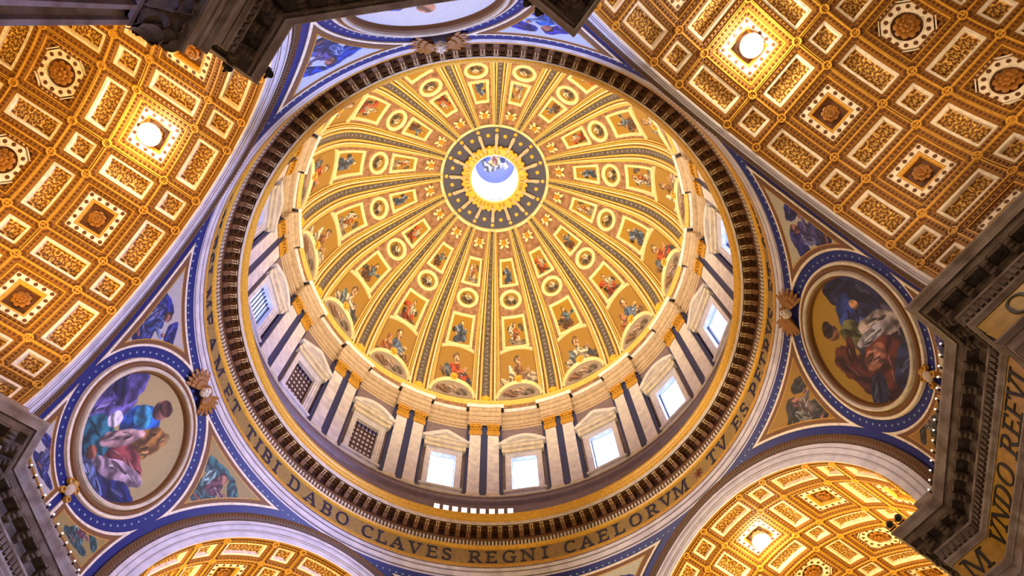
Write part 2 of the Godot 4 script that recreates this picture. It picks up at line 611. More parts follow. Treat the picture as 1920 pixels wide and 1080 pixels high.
func make_materials() -> void:
	var mottle := noise_image(256, 0.018, 0.80, 1.10, 3)
	var stain := noise_image(256, 0.012, 0.62, 1.18, 8, FastNoiseLite.TYPE_SIMPLEX_SMOOTH, 5, Color(1.0, 0.9, 0.78))
	var vein := noise_image(256, 0.02, 0.86, 1.06, 5, FastNoiseLite.TYPE_PERLIN, 6, Color(0.96, 0.96, 1.0))
	var worn := noise_image(256, 0.06, 0.68, 1.16, 12, FastNoiseLite.TYPE_SIMPLEX_SMOOTH, 5)
	M.stucco = paint_mat(Color(0.90, 0.86, 0.80), 0.75, mottle, 0.2)            # white marble and stucco
	M.fascia = paint_mat(Color(0.88, 0.86, 0.88), 0.6, vein, 0.25)
	M.marble = paint_mat(Color(0.90, 0.89, 0.92), 0.4, vein, 0.3)
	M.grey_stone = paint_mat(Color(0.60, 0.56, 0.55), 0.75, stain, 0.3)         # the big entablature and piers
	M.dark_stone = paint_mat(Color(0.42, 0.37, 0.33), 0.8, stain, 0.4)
	M.violet_marble = paint_mat(Color(0.50, 0.43, 0.48), 0.45, vein, 0.4)
	M.navy_marble = paint_mat(Color(0.08, 0.17, 0.42), 0.5, vein, 0.5)
	M.coffer_gold = paint_mat(Color(0.90, 0.66, 0.24), 0.5, worn, 0.5)          # gilded ribs
	M.coffer_brown = paint_mat(Color(0.64, 0.42, 0.10), 0.6, worn, 0.6)
	M.coffer_dark = paint_mat(Color(0.40, 0.22, 0.05), 0.6, worn, 0.7)
	M.frame_white = paint_mat(Color(0.97, 0.91, 0.82), 0.6, mottle, 0.5)
	M.bracket_gold = paint_mat(Color(0.66, 0.44, 0.16), 0.5, worn, 0.6)
	M.drum_stone = paint_mat(Color(0.80, 0.72, 0.64), 0.7, mottle, 0.3)
	M.rib_star = paint_mat(Color(0.56, 0.52, 0.48), 0.5)
	M.rosette = paint_mat(Color(0.66, 0.42, 0.12), 0.45, worn, 0.8)
	M.gilding = paint_mat(Color(0.80, 0.59, 0.20), 0.38, mottle, 0.6)
	M.bright_gold = paint_mat(Color(0.93, 0.72, 0.24), 0.32, mottle, 0.6)
	M.dome_cream = paint_mat(Color(0.99, 0.92, 0.74), 0.6, mottle, 0.4)
	M.dome_gold = paint_mat(Color(0.93, 0.77, 0.40), 0.5, mottle, 0.4)
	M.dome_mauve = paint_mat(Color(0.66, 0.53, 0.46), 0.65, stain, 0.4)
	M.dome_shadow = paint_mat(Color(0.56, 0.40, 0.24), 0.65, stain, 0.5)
	M.strip = paint_mat(Color(0.40, 0.39, 0.43), 0.6, stain, 0.5)
	M.lapis = paint_mat(Color(0.05, 0.11, 0.46), 0.5, worn, 0.5)
	M.lapis_dark = paint_mat(Color(0.24, 0.25, 0.40), 0.55, worn, 0.5)
	M.pale_star = paint_mat(Color(0.55, 0.66, 0.72), 0.5)
	M.frame_brown = paint_mat(Color(0.50, 0.33, 0.16), 0.6, worn, 0.6)
	M.egg_brown = paint_mat(Color(0.40, 0.31, 0.22), 0.6, worn, 0.8)
	M.modillion = paint_mat(Color(0.48, 0.31, 0.13), 0.6, worn, 0.6)
	M.modillion_dark = paint_mat(Color(0.26, 0.14, 0.06), 0.65, worn, 0.6)
	M.frieze_gold = paint_mat(Color(0.64, 0.53, 0.32), 0.5, mottle, 0.35)
	M.frieze_bright = paint_mat(Color(0.72, 0.55, 0.13), 0.4, mottle, 0.35)
	M.letter_blue = paint_mat(Color(0.17, 0.17, 0.28), 0.5)
	M.letter_black = paint_mat(Color(0.03, 0.03, 0.03), 0.5)
	M.black_metal = paint_mat(Color(0.03, 0.03, 0.035), 0.5)
	M.iron = paint_mat(Color(0.30, 0.22, 0.18), 0.5)
	M.floor = paint_mat(Color(0.62, 0.58, 0.55), 0.4, vein, 0.1)
	M.plaster = paint_mat(Color(0.80, 0.76, 0.70), 0.8, mottle, 0.1)
	M.lantern_white = paint_mat(Color(0.95, 0.95, 0.97), 0.7)
	var pane := StandardMaterial3D.new()
	pane.transparency = BaseMaterial3D.TRANSPARENCY_ALPHA
	pane.albedo_color = Color(0.9, 0.95, 1.0, 0.06)
	pane.roughness = 0.05
	M.pane = pane
	var frost := paint_mat(Color(0.86, 0.80, 0.84), 0.6)
	frost.backlight_enabled = true
	frost.backlight = Color(0.5, 0.44, 0.48)
	M.frosted = frost
	var lamp := paint_mat(Color(1, 1, 1))
	lamp.emission_enabled = true
	lamp.emission = Color(1.0, 0.97, 0.88)
	lamp.emission_energy_multiplier = 6.0
	M.lamp = lamp
	var globe := paint_mat(Color(1, 1, 1))
	globe.emission_enabled = true
	globe.emission = Color(1.0, 0.98, 0.95)
	globe.emission_energy_multiplier = 1.1
	M.globe = globe
	var panel_glow := paint_mat(Color(1, 1, 1))  # white glow of the panels added on the drum pedestal
	panel_glow.emission_enabled = true
	panel_glow.emission = Color(1.0, 0.95, 0.88)
	panel_glow.emission_energy_multiplier = 1.6
	M.panel_glow = panel_glow
	# relief of scrolling leaves in the coffers
	var lo := Color(0.34, 0.19, 0.04)
	var mid := Color(0.68, 0.45, 0.12)
	var hi := Color(0.97, 0.80, 0.42)
	M.scroll_long = relief_mat(rinceau(320, 128, lo, mid, hi, 3))
	M.scroll_tall = relief_mat(rinceau(128, 320, lo, mid, hi, 1, 3))
	M.scroll_square = relief_mat(rinceau(160, 160, lo, mid, hi, 1))
	M.soffit_relief = relief_mat(rinceau(128, 128, Color(0.16, 0.13, 0.11), Color(0.30, 0.25, 0.21), Color(0.46, 0.40, 0.35), 1))
	# mosaics
	var pale_gold := Color(0.72, 0.64, 0.44)
	var gold := Color(0.68, 0.53, 0.16)
	var skin := Color(0.66, 0.48, 0.36)
	M.medallion = []
	M.medallion.append(picture_mat(paint(400, 400, gold, folds([
		[-0.1, -0.78, 0.9, 0.4, 5, Color(0.36, 0.26, 0.12)], [0.3, -0.2, 0.8, 0.7, 20, Color(0.17, 0.16, 0.24)], [0.3, -0.45, 0.55, 0.5, 20, Color(0.25, 0.24, 0.30)], [0.72, 0.1, 0.38, 0.5, -10, Color(0.13, 0.12, 0.26)],
		[0.62, 0.5, 0.25, 0.3, 30, Color(0.12, 0.11, 0.22)], [-0.55, -0.2, 0.3, 0.75, -8, Color(0.28, 0.14, 0.11)], [-0.1, -0.45, 0.6, 0.46, 25, Color(0.33, 0.16, 0.12)],
		[0.22, 0.2, 0.42, 0.34, 30, Color(0.16, 0.22, 0.48)], [0.0, 0.2, 0.22, 0.26, 0, Color(0.34, 0.34, 0.20)], [0.4, -0.35, 0.2, 0.5, 35, Color(0.56, 0.52, 0.52)], [0.1, -0.15, 0.1, 0.45, 50, Color(0.6, 0.6, 0.66)],
		[-0.2, -0.25, 0.36, 0.16, -30, Color(0.55, 0.36, 0.30)], [-0.72, -0.42, 0.3, 0.2, 20, Color(0.14, 0.15, 0.24)], [0.02, -0.86, 0.5, 0.2, -10, Color(0.14, 0.17, 0.30)], [-0.35, 0.2, 0.3, 0.1, 20, Color(0.30, 0.12, 0.10)],
		[-0.13, 0.64, 0.14, 0.17, 10, Color(0.48, 0.32, 0.22)], [-0.10, 0.71, 0.15, 0.11, 10, Color(0.18, 0.12, 0.10)], [0.5, 0.18, 0.09, 0.11, 0, Color(0.62, 0.46, 0.34)]], 1), 21)))
	M.medallion.append(picture_mat(paint(400, 400, Color(0.86, 0.86, 0.88), [
		[0.0, -0.4, 0.8, 0.6, 0, Color(0.3, 0.34, 0.5)], [0.0, 0.0, 0.4, 0.5, 20, Color(0.46, 0.28, 0.26)], [0.3, -0.1, 0.3, 0.5, -20, Color(0.22, 0.3, 0.55)], [0.05, 0.5, 0.14, 0.17, 0, skin]], 22)))
	M.medallion.append(picture_mat(paint(400, 400, pale_gold, folds([
		[-0.1, -0.75, 0.85, 0.34, 0, Color(0.16, 0.16, 0.34)], [-0.72, -0.2, 0.42, 0.62, -10, Color(0.36, 0.32, 0.58)], [-0.8, 0.28, 0.3, 0.38, 25, Color(0.32, 0.28, 0.52)], [-0.85, 0.12, 0.2, 0.15, 0, Color(0.12, 0.12, 0.28)],
		[-0.3, -0.55, 0.4, 0.34, 15, Color(0.14, 0.36, 0.44)], [-0.1, 0.2, 0.34, 0.4, -15, Color(0.14, 0.34, 0.68)], [-0.18, 0.32, 0.2, 0.18, 0, Color(0.20, 0.50, 0.66)], [0.28, 0.22, 0.22, 0.42, -12, Color(0.55, 0.38, 0.18)],
		[0.26, -0.32, 0.42, 0.3, 20, Color(0.46, 0.22, 0.24)], [0.34, -0.46, 0.5, 0.18, 32, Color(0.58, 0.50, 0.58)], [-0.42, -0.14, 0.13, 0.15, 0, Color(0.78, 0.74, 0.84)], [-0.1, -0.2, 0.14, 0.44, -24, Color(0.62, 0.50, 0.52)],
		[0.62, -0.62, 0.36, 0.22, 30, Color(0.12, 0.14, 0.36)], [0.1, -0.9, 0.4, 0.13, 0, Color(0.30, 0.36, 0.54)], [-0.09, 0.66, 0.15, 0.19, 10, Color(0.46, 0.30, 0.28)], [-0.06, 0.74, 0.16, 0.11, 10, Color(0.30, 0.17, 0.14)], [-0.22, -0.72, 0.1, 0.12, 0, Color(0.50, 0.30, 0.24)]], 2), 23)))
	M.medallion.append(M.medallion[1])
	# winged figures of the spandrels, on gold or on pale ground
	M.spandrel = []
	var grounds := [Color(0.74, 0.72, 0.62), Color(0.62, 0.46, 0.12), Color(0.74, 0.79, 0.88), Color(0.74, 0.79, 0.88), Color(0.60, 0.52, 0.30), Color(0.72, 0.70, 0.70)]
	for i in 6:
		var g: Color = grounds[i]
		var wing: Color = [Color(0.14, 0.14, 0.42), Color(0.16, 0.15, 0.13), Color(0.10, 0.22, 0.62), Color(0.16, 0.16, 0.55), Color(0.14, 0.30, 0.32), Color(0.14, 0.16, 0.46)][i]
		var robe: Color = [Color(0.26, 0.22, 0.44), Color(0.36, 0.30, 0.28), Color(0.30, 0.26, 0.52), Color(0.12, 0.30, 0.66), Color(0.34, 0.18, 0.24), Color(0.20, 0.26, 0.50)][i]
		var blobs := [[-0.45, 0.25, 0.62, 0.24, 30, wing], [0.55, 0.3, 0.5, 0.2, -40, wing], [0.1, -0.6, 0.8, 0.22, 8, wing.darkened(0.2)]] + figure(0.0, 0.0, 0.75, robe, wing.lightened(0.12), Color(0.52, 0.34, 0.30), -20.0)
		M.spandrel.append(picture_mat(paint(200, 200, g, folds(blobs, i), 40 + i)))
	# figures of the dome
	M.seated = []
	M.angel = []
	M.roundel = []
	var robes := [Color(0.62, 0.24, 0.12), Color(0.30, 0.38, 0.54), Color(0.70, 0.66, 0.62), Color(0.44, 0.30, 0.20)]
	var cloaks := [Color(0.20, 0.25, 0.34), Color(0.56, 0.32, 0.18), Color(0.28, 0.36, 0.46), Color(0.64, 0.60, 0.54)]
	var rng := RandomNumberGenerator.new()
	rng.seed = 5
	for i in 4:
		var b := []
		for j in 12:
			var c: Color = [Color(0.30, 0.28, 0.26), Color(0.62, 0.58, 0.54), Color(0.22, 0.24, 0.30), Color(0.46, 0.34, 0.24), cloaks[i], robes[i]][j % 6]
			b.append([rng.randf_range(-0.95, 0.95), rng.randf_range(-1.0, -0.05), rng.randf_range(0.2, 0.42), rng.randf_range(0.12, 0.28), rng.randf_range(-60, 60), c])
		M.seated.append(picture_mat(paint(160, 240, Color(0.66, 0.51, 0.17), b + figure(0.0, -0.05, 1.15, robes[i], cloaks[i], Color(0.74, 0.58, 0.46), 8.0 - 6.0 * i), 60 + i)))
		b = []
		for j in 12:
			var c: Color = [Color(0.34, 0.30, 0.26), Color(0.66, 0.62, 0.56), Color(0.40, 0.36, 0.32), Color(0.22, 0.20, 0.20), cloaks[(i + 1) % 4], robes[(i + 2) % 4]][j % 6]
			b.append([rng.randf_range(-0.8, 0.8), rng.randf_range(-0.95, 0.4), rng.randf_range(0.2, 0.45), rng.randf_range(0.12, 0.26), rng.randf_range(-70, 70), c])
		M.angel.append(picture_mat(paint(128, 160, Color(0.66, 0.51, 0.17), b + figure(0.0, 0.0, 1.05, cloaks[(i + 1) % 4], robes[(i + 2) % 4], Color(0.74, 0.58, 0.46), 12.0 * i - 18.0), 70 + i)))
		M.roundel.append(picture_mat(paint(96, 96, Color(0.60, 0.48, 0.20), [[0.0, -0.2, 0.8, 0.6, 0, Color(0.44, 0.38, 0.32)], [0.1, 0.1, 0.34, 0.5, 20.0 * i, Color(0.72, 0.66, 0.60)], [-0.35, -0.2, 0.24, 0.4, 40, Color(0.28, 0.25, 0.22)], [0.4, -0.35, 0.24, 0.3, -30, Color(0.24, 0.22, 0.22)], [0.0, 0.42, 0.2, 0.22, 0, Color(0.74, 0.60, 0.46)], [-0.5, 0.4, 0.2, 0.14, 30, Color(0.34, 0.28, 0.22)]], 80 + i)))
	M.lunette = picture_mat(paint(160, 80, Color(0.62, 0.57, 0.54), [[-0.4, -0.2, 0.4, 0.5, 10, Color(0.46, 0.34, 0.28)], [0.45, -0.2, 0.4, 0.5, -10, Color(0.40, 0.36, 0.34)], [0.0, 0.0, 0.3, 0.4, 0, Color(0.60, 0.52, 0.50)], [0.1, 0.3, 0.12, 0.2, 0, Color(0.66, 0.52, 0.42)]], 90))
	M.heaven = picture_mat(paint(256, 256, Color(0.46, 0.52, 0.78), folds([[0.0, 0.1, 0.7, 0.62, 0, Color(0.66, 0.66, 0.76)], [-0.05, 0.15, 0.42, 0.4, 0, Color(0.80, 0.70, 0.44)], [-0.45, 0.25, 0.2, 0.34, 20, Color(0.30, 0.40, 0.74)], [0.42, 0.2, 0.18, 0.34, -20, Color(0.32, 0.38, 0.70)], [0.0, 0.1, 0.14, 0.3, 0, Color(0.70, 0.42, 0.40)], [0.0, 0.46, 0.1, 0.12, 0, Color(0.72, 0.56, 0.46)]], 3), 95))


# ---------------------------------------------------------------- walls, floor

# the plan of a pier, seen along its diagonal: (x to the right, out), w metres in from the cornice edge
func pier_path(w: float, far := 44.0) -> Array:
	var out := []
	for p in [Vector2(far, 9.78 + w), Vector2(18.9 + w, 9.78 + w), Vector2(18.9 + w, 12.62 + 0.4142 * w)]:
		out.append(Vector2((p.y - p.x) / sqrt(2.0), (p.y + p.x) / sqrt(2.0)))
	for i in [2, 1, 0]:
		out.append(Vector2(-out[i].x, out[i].y))
	return out


# a moulding run round a pier: profile of (w, height)
func pier_sweep(prof: Array, far := 44.0) -> ArrayMesh:
	var st := begin()
	var rows := []
	for p in prof:
		var row := PackedVector3Array()
		for q in pier_path(p.x, far):
			row.append(Vector3(q.x, p.y, -q.y))
		rows.append(row)
	sheet(st, rows)
	return done(st)


func make_shell() -> void:
	var f := structure("floor", "pale marble floor of the church, below the picture", "floor")
	var st := begin()
	box(st, Vector3(0, -0.5, 0), Vector3(110, 1, 110))
	part("floor_slab", done(st), M.floor, f)
	var names := ["wall_right", "wall_near", "wall_left", "wall_far"]
	var labels := ["pale stone pier wall under the right-hand dark cornice", "pale stone pier wall behind the fluted pilaster at top left", "pale stone pier wall under the left-hand dark cornice", "pale stone pier wall hidden below the bottom of the dome"]
	for k in 4:
		var w := structure(names[k], labels[k], "wall", turn(AL + 45.0 + 90.0 * k))
		part("pier", pier_sweep([Vector2(1.9, 0), Vector2(1.9, 31.6), Vector2(1.6, 31.6), Vector2(1.6, 33.42), Vector2(3.6, 33.42)]), M.grey_stone, w)
	var ends := structure("wall_end", "plain wall closing the far end of the vaulted arms", "wall")
	for k in 4:
		st = begin()
		box(st, Vector3(0, 24, -44.4), Vector3(30, 48, 0.8))
		part("end_wall", done(st), M.plaster, ends, turn(AL + 90.0 * k))


# ---------------------------------------------------------------- barrel vaults

func cell_on(x: float, y: float, z: float) -> Vector3:
	var r := 12.0 - z
	return Vector3(r * sin(x / RA), r * cos(x / RA), -y)


func coffer_meshes() -> Dictionary:
	var kinds := {}
	for d in [["square", 1.93, 1.88], ["octagon", 1.93, 1.82], ["wide", 1.93, 1.10], ["long", 1.10, 1.85], ["small", 1.10, 1.10]]:
		var hx: float = d[1]
		var hy: float = d[2]
		var big: bool = d[0] in ["square", "octagon"]
		var k := {}
		var st := begin()
		# the stepped brown border, from the rib down to the recess
		var edge := [Vector2(0.06, 0.40), Vector2(0.33, 0.40), Vector2(0.34, 0.33), Vector2(0.40, 0.33), Vector2(0.41, 0.10)]
		if big:
			edge = [Vector2(0.06, 0.40), Vector2(0.33, 0.40), Vector2(0.34, 0.33), Vector2(0.47, 0.33), Vector2(0.48, 0.26), Vector2(0.70, 0.26), Vector2(0.71, 0.0)]
		rect_ring(st, cell_on, 0, 0, hx, hy, edge)
		k.border = done(st)
		st = begin()
		rect_ring(st, cell_on, 0, 0, hx, hy, [Vector2(0.0, 0.47), Vector2(0.05, 0.47), Vector2(0.07, 0.38)])
		if big:
			rect_ring(st, cell_on, 0, 0, hx, hy, [Vector2(0.36, 0.32), Vector2(0.38, 0.37), Vector2(0.43, 0.37), Vector2(0.45, 0.32)])
		k.fillet = done(st)
		# rows of little beads on the border
		st = begin()
		for e in [0.2, 0.58] if big else [0.2]:
			var z := 0.40 if e < 0.3 else 0.26
			for s in [-1.0, 1.0]:
				var n := int(round(2.0 * (hx - e) / 0.27))
				for i in n:
					stud(st, cell_on, lerpf(-hx + e, hx - e, (i + 0.5) / n), s * (hy - e), 0.095, z, z + 0.05)
				n = int(round(2.0 * (hy - e) / 0.27))
				for i in n:
					stud(st, cell_on, s * (hx - e), lerpf(-hy + e, hy - e, (i + 0.5) / n), 0.095, z, z + 0.05)
		k.beads = done(st)
		st = begin()
		if not big:
			rect_ring(st, cell_on, 0, 0, hx, hy, [Vector2(0.40, 0.20), Vector2(0.42, 0.30), Vector2(0.57, 0.30), Vector2(0.59, 0.27), Vector2(0.60, 0.02)])
			k.frame = done(st)
			st = begin()
			patch(st, cell_on, -hx + 0.58, hx - 0.58, -hy + 0.58, hy - 0.58, 0.03, 8, 3)
			k.panel = done(st)
		elif d[0] == "square":
			rect_ring(st, cell_on, 0, 0, hx, hy, [Vector2(0.71, 0.15), Vector2(0.72, 0.24), Vector2(1.04, 0.24), Vector2(1.05, 0.15)])
			k.frame = done(st)
			st = begin()
			for s in [-1.0, 1.0]:
				for i in 5:
					stud(st, cell_on, lerpf(-hx + 0.88, hx - 0.88, i / 4.0), s * (hy - 0.88), 0.125, 0.24, 0.27, 8)
					if i > 0 and i < 4:
						stud(st, cell_on, s * (hx - 0.88), lerpf(-hy + 0.88, hy - 0.88, i / 4.0), 0.125, 0.24, 0.27, 8)
			k.dots = done(st)
			st = begin()
			rect_ring(st, cell_on, 0, 0, hx, hy, [Vector2(1.04, 0.10), Vector2(1.07, 0.22), Vector2(1.16, 0.22), Vector2(1.22, 0.10), Vector2(1.23, -0.2)])
			k.inner = done(st)
			st = begin()
			patch(st, cell_on, -hx + 1.2, hx - 1.2, -hy + 1.2, hy - 1.2, -0.02, 4, 4)
			k.panel = done(st)
			st = begin()
			flower(st, cell_on, 0, 0, 0.50, 0.0, 8, 3)
			k.rosette = done(st)
		else:
			ring(st, cell_on, 0, 0, [Vector2(1.40, 0.12), Vector2(1.38, 0.24), Vector2(0.92, 0.24), Vector2(0.90, 0.1)], 8, 1.0, PI / 8, PI / 8 + TAU)
			k.frame = done(st)
			st = begin()
			for i in 14:
				stud(st, cell_on, 1.08 * cos(TAU * i / 14), 1.08 * sin(TAU * i / 14), 0.135, 0.24, 0.27, 8)
			k.dots = done(st)
			st = begin()
			ring(st, cell_on, 0, 0, [Vector2(1.54, 0.1), Vector2(1.54, 0.27), Vector2(1.48, 0.27), Vector2(1.47, 0.1)], 8, 1.0, PI / 8, PI / 8 + TAU)
			ring(st, cell_on, 0, 0, [Vector2(0.92, 0.1), Vector2(0.88, 0.22), Vector2(0.82, 0.22), Vector2(0.80, -0.1)], 24)
			k.inner = done(st)
			st = begin()
			patch(st, cell_on, -hx + 0.6, hx - 0.6, -hy + 0.6, hy - 0.6, 0.06, 4, 4)
			k.panel = done(st)
			st = begin()
			flower(st, cell_on, 0, 0, 0.70, 0.08, 9, 3)
			k.rosette = done(st)
		kinds[d[0]] = k
	var st2 := begin()
	ring(st2, cell_on, 0, 0, [Vector2(0.27, 0.38), Vector2(0.25, 0.53), Vector2(0.19, 0.53), Vector2(0.16, 0.38)], 14)
	kinds.crossing = done(st2)
	return kinds


var coffers := {}


func make_barrel(k: int) -> void:
	if coffers.is_empty():
		coffers = coffer_meshes()
	var a := AL + 90.0 * k
	var xf := turn(a).translated(Vector3(0, YS, 0))
	var where: String = ["beyond the white arch at lower right", "in the upper right corner", "in the upper left corner", "beyond the white arch at lower left"][k]
	# the arch that the vault ends in
	var arch := structure("arch", "white three-stepped arch with a brown leaf border, at the %s" % ["lower right", "upper right", "upper left", "lower left"][k], "arch", xf)
	part("archivolt", arc_sweep([Vector2(RA + 0.03, 20.97), Vector2(RA, 20.93), Vector2(RA, 20.85), Vector2(11.91, 20.85), Vector2(11.95, 20.80), Vector2(11.96, 20.70), Vector2(12.32, 20.70), Vector2(12.35, 20.65), Vector2(12.36, 20.58), Vector2(12.74, 20.58), Vector2(12.78, 20.66)]), M.fascia, arch)
	var st := begin()
	for r in [11.94, 12.34]:
		for i in 120:
			var t0 := -PI / 2 + PI * i / 120
			var t1 := -PI / 2 + PI * (i + 1) / 120
			var o := 20.79 if r < 12.0 else 20.67
			quad(st, Vector3(r * sin(t0), r * cos(t0), -o), Vector3(r * sin(t1), r * cos(t1), -o), Vector3((r + 0.08) * sin(t1), (r + 0.08) * cos(t1), -o + 0.125), Vector3((r + 0.08) * sin(t0), (r + 0.08) * cos(t0), -o + 0.125))
	part("fascia_shade_line", done(st), M.strip, arch)  # dark strips at the steps paint the shade of a groove
	part("leaf_band", arc_sweep([Vector2(12.76, 20.75), Vector2(12.80, 20.56), Vector2(12.95, 20.46), Vector2(13.20, 20.40), Vector2(13.36, 20.44), Vector2(13.40, 20.60), Vector2(13.42, 21.0)]), M.egg_brown, arch)
	st = begin()
	for i in 170:
		var t := -PI / 2 + PI * (i + 0.5) / 170
		var b := Basis(Vector3(cos(t), -sin(t), 0), Vector3(sin(t), cos(t), 0), Vector3(0, 0, 1))
		var c := Vector3(13.1 * sin(t), 13.1 * cos(t), -20.43)
		var p := [Vector3(-0.09, -0.2, 0.0), Vector3(0.09, -0.16, 0.0), Vector3(0.11, 0.16, 0.0), Vector3(-0.05, 0.2, 0.0)]
		for j in 4:
			tri(st, c + b * p[j], c + b * p[(j + 1) % 4], c + b * Vector3(0.02, 0, 0.09))
		box(st, Vector3(12.78 * sin(t), 12.78 * cos(t), -20.58), Vector3(0.09, 0.09, 0.12), b)
	stuff("leaf", done(st), M.frame_brown, arch)
	# the vault
	var v := structure("barrel_vault", "gilded coffered barrel vault %s" % where, "vault", xf)
	st = begin(1)
	var rows := []
	for o in [20.9, 44.5]:
		var row := PackedVector3Array()
		for i in 49:
			var t := -1.75 + 3.5 * i / 48
			row.append(Vector3(12.12 * sin(t), 12.12 * cos(t), -o))
		rows.append(row)
	sheet(st, rows)
	part("shell", done(st), M.coffer_brown, v)
	st = begin(1)
	rows = []
	for o in [20.9, 44.5]:
		var row := PackedVector3Array()
		for i in 49:
			var t := -1.75 + 3.5 * i / 48
			row.append(Vector3(12.9 * sin(t), 12.9 * cos(t), -o))
		rows.append(row)
	sheet(st, rows)
	part("outer_shell", done(st), M.plaster, v)
	# the plain edge next to the arch
	st = begin()
	rows = []
	for p in [Vector2(12.1, 20.95), Vector2(RA + 0.05, 20.96), Vector2(RA + 0.05, 21.2), Vector2(RA + 0.08, 21.22), Vector2(12.1, 21.24)]:
		var row := PackedVector3Array()
		for i in 97:
			var t := -PI / 2 + PI * i / 96
			row.append(Vector3(p.x * sin(t), p.x * cos(t), -p.y))
		rows.append(row)
	sheet(st, rows)
	part("edge_band", done(st), M.coffer_brown, v)
	var ang := [[-90.4, 1], [-75.3, 0], [-60.2, 1], [-45.15, 0], [-30.2, 1], [-15.25, 0], [0.0, 1], [15.25, 0], [30.2, 1], [45.15, 0], [60.2, 1], [75.3, 0], [90.4, 1]]
	var outs := [[22.32, 0], [25.26, 1], [28.26, 0], [31.2, 2], [34.1, 0], [37.08, 1]]
	var panels := {"square": M.coffer_dark, "octagon": M.coffer_dark, "wide": M.scroll_long, "long": M.scroll_tall, "small": M.scroll_square}
	for p in ang:
		for q in outs:
			var at := arm_at(k, q[0], RA * sin(deg_to_rad(p[0])), YS + RA * cos(deg_to_rad(p[0])))
			if in_frame(at) < -130.0:
				continue
			var kind := "small"
			if p[1] == 1:
				kind = ["wide", "square", "octagon"][q[1]]
			elif q[1] > 0:
				kind = "long"
			var c: Dictionary = coffers[kind]
			var cx := Transform3D(Basis(Vector3.BACK, -deg_to_rad(p[0])), Vector3(0, 0, -q[0]))
			var o := part("coffer", c.border, M.coffer_brown, v, cx)
			part("rib_fillet", c.fillet, M.coffer_gold, o)
			stuff("bead", c.beads, M.coffer_dark, o)
			part("white_frame", c.frame, M.frame_white, o)
			part("relief_panel" if not kind in ["square", "octagon"] else "coffer_ground", c.panel, panels[kind], o)
			if c.has("dots"):
				part("dot", c.dots, M.coffer_dark, o)
				part("inner_frame", c.inner, M.coffer_gold if kind == "square" else M.frame_white, o)
				part("rosette", c.rosette, M.rosette, o)
	for x in [-80.85, -69.7, -50.65, -39.65, -20.75, -9.72, 9.72, 20.75, 39.65, 50.65, 69.7, 80.85]:
		for y in [21.24, 23.40, 27.15, 29.37, 33.0, 35.2]:
			if in_frame(arm_at(k, y, RA * sin(deg_to_rad(x)), YS + RA * cos(deg_to_rad(x)))) > -30.0:
				part("crossing_ring", coffers.crossing, M.coffer_gold, v, Transform3D(Basis(Vector3.BACK, -deg_to_rad(x)), Vector3(0, 0, -y)))
	# the lamp in the middle coffer of the crown
	if k < 3:
		var l := thing("ceiling_lamp", "dazzling round white lamp at the crown of the vault %s" % ["at lower right", "at upper right", "at upper left"][k], "lamp", Transform3D(xf.basis, arm_at(k, 25.4, 0.0, YS + 11.42)), "round lamps at the crowns of the vaults")
		st = begin()
		ring(st, func(x, y, z): return Vector3(x, -z, y), 0, 0, [Vector2(0.6, -0.3), Vector2(0.72, 0.0), Vector2(0.69, 0.05)], 24)
		part("housing", done(st), M.frame_white, l)
		st = begin()
		ring(st, func(x, y, z): return Vector3(x, -z, y), 0, 0, [Vector2(0.69, 0.03), Vector2(0.55, 0.16), Vector2(0.3, 0.24), Vector2(0.001, 0.27)], 24)
		part("lamp_glass", done(st), M.lamp, l)
		omni(arm_at(k, 25.4, 0.0, YS + 10.7), Color(1.0, 0.93, 0.78), [24.0, 40.0, 26.0][k], 0.45)


# a profile of (radius, out) swept along the arch, in the frame of the arm
func arc_sweep(prof: Array, n := 120) -> ArrayMesh:
	var st := begin(1)
	var rows := []
	for p in prof:
		var row := PackedVector3Array()
		for i in n + 1:
			var t := -PI / 2 + PI * i / n
			row.append(Vector3(p.x * sin(t), p.x * cos(t), -p.y))
		rows.append(row)
	sheet(st, rows, false, true)
	return done(st)


# ---------------------------------------------------------------- pendentives

func n_at(az: float, el: float) -> Vector3:
	return Vector3(cos(el) * sin(az), sin(el), -cos(el) * cos(az))


# a point of the pendentive's sphere: degrees right of and above the medallion's centre, metres proud
func sphere_on(x: float, y: float, z: float) -> Vector3:
	var e := deg_to_rad(E0)
	var r := deg_to_rad(sqrt(x * x + y * y))
	var n := Vector3(0, sin(e), -cos(e))
	if r > 1e-6:
		var d := Vector2(x, y).normalized()
		n = n * cos(r) + (Vector3(1, 0, 0) * d.x + Vector3(0, cos(e), sin(e)) * d.y) * sin(r)
	return n * (RS - z) + Vector3(0, YS, 0)


func sphere_xy(n: Vector3) -> Vector2:
	var e := deg_to_rad(E0)
	var c := Vector3(0, sin(e), -cos(e))
	var r := rad_to_deg(acos(clampf(n.dot(c), -1, 1)))
	var d := Vector2(n.x, n.dot(Vector3(0, cos(e), sin(e))))
	return d.normalized() * r


func cone_loop(axis: Vector3, ang: float, n := 180) -> PackedVector2Array:
	var s := axis.cross(Vector3.UP).normalized()
	var t := s.cross(axis)
	var out := PackedVector2Array()
	for i in n:
		var f := TAU * i / n
		out.append(sphere_xy(axis * cos(ang) + (s * cos(f) + t * sin(f)) * sin(ang)))
	return out


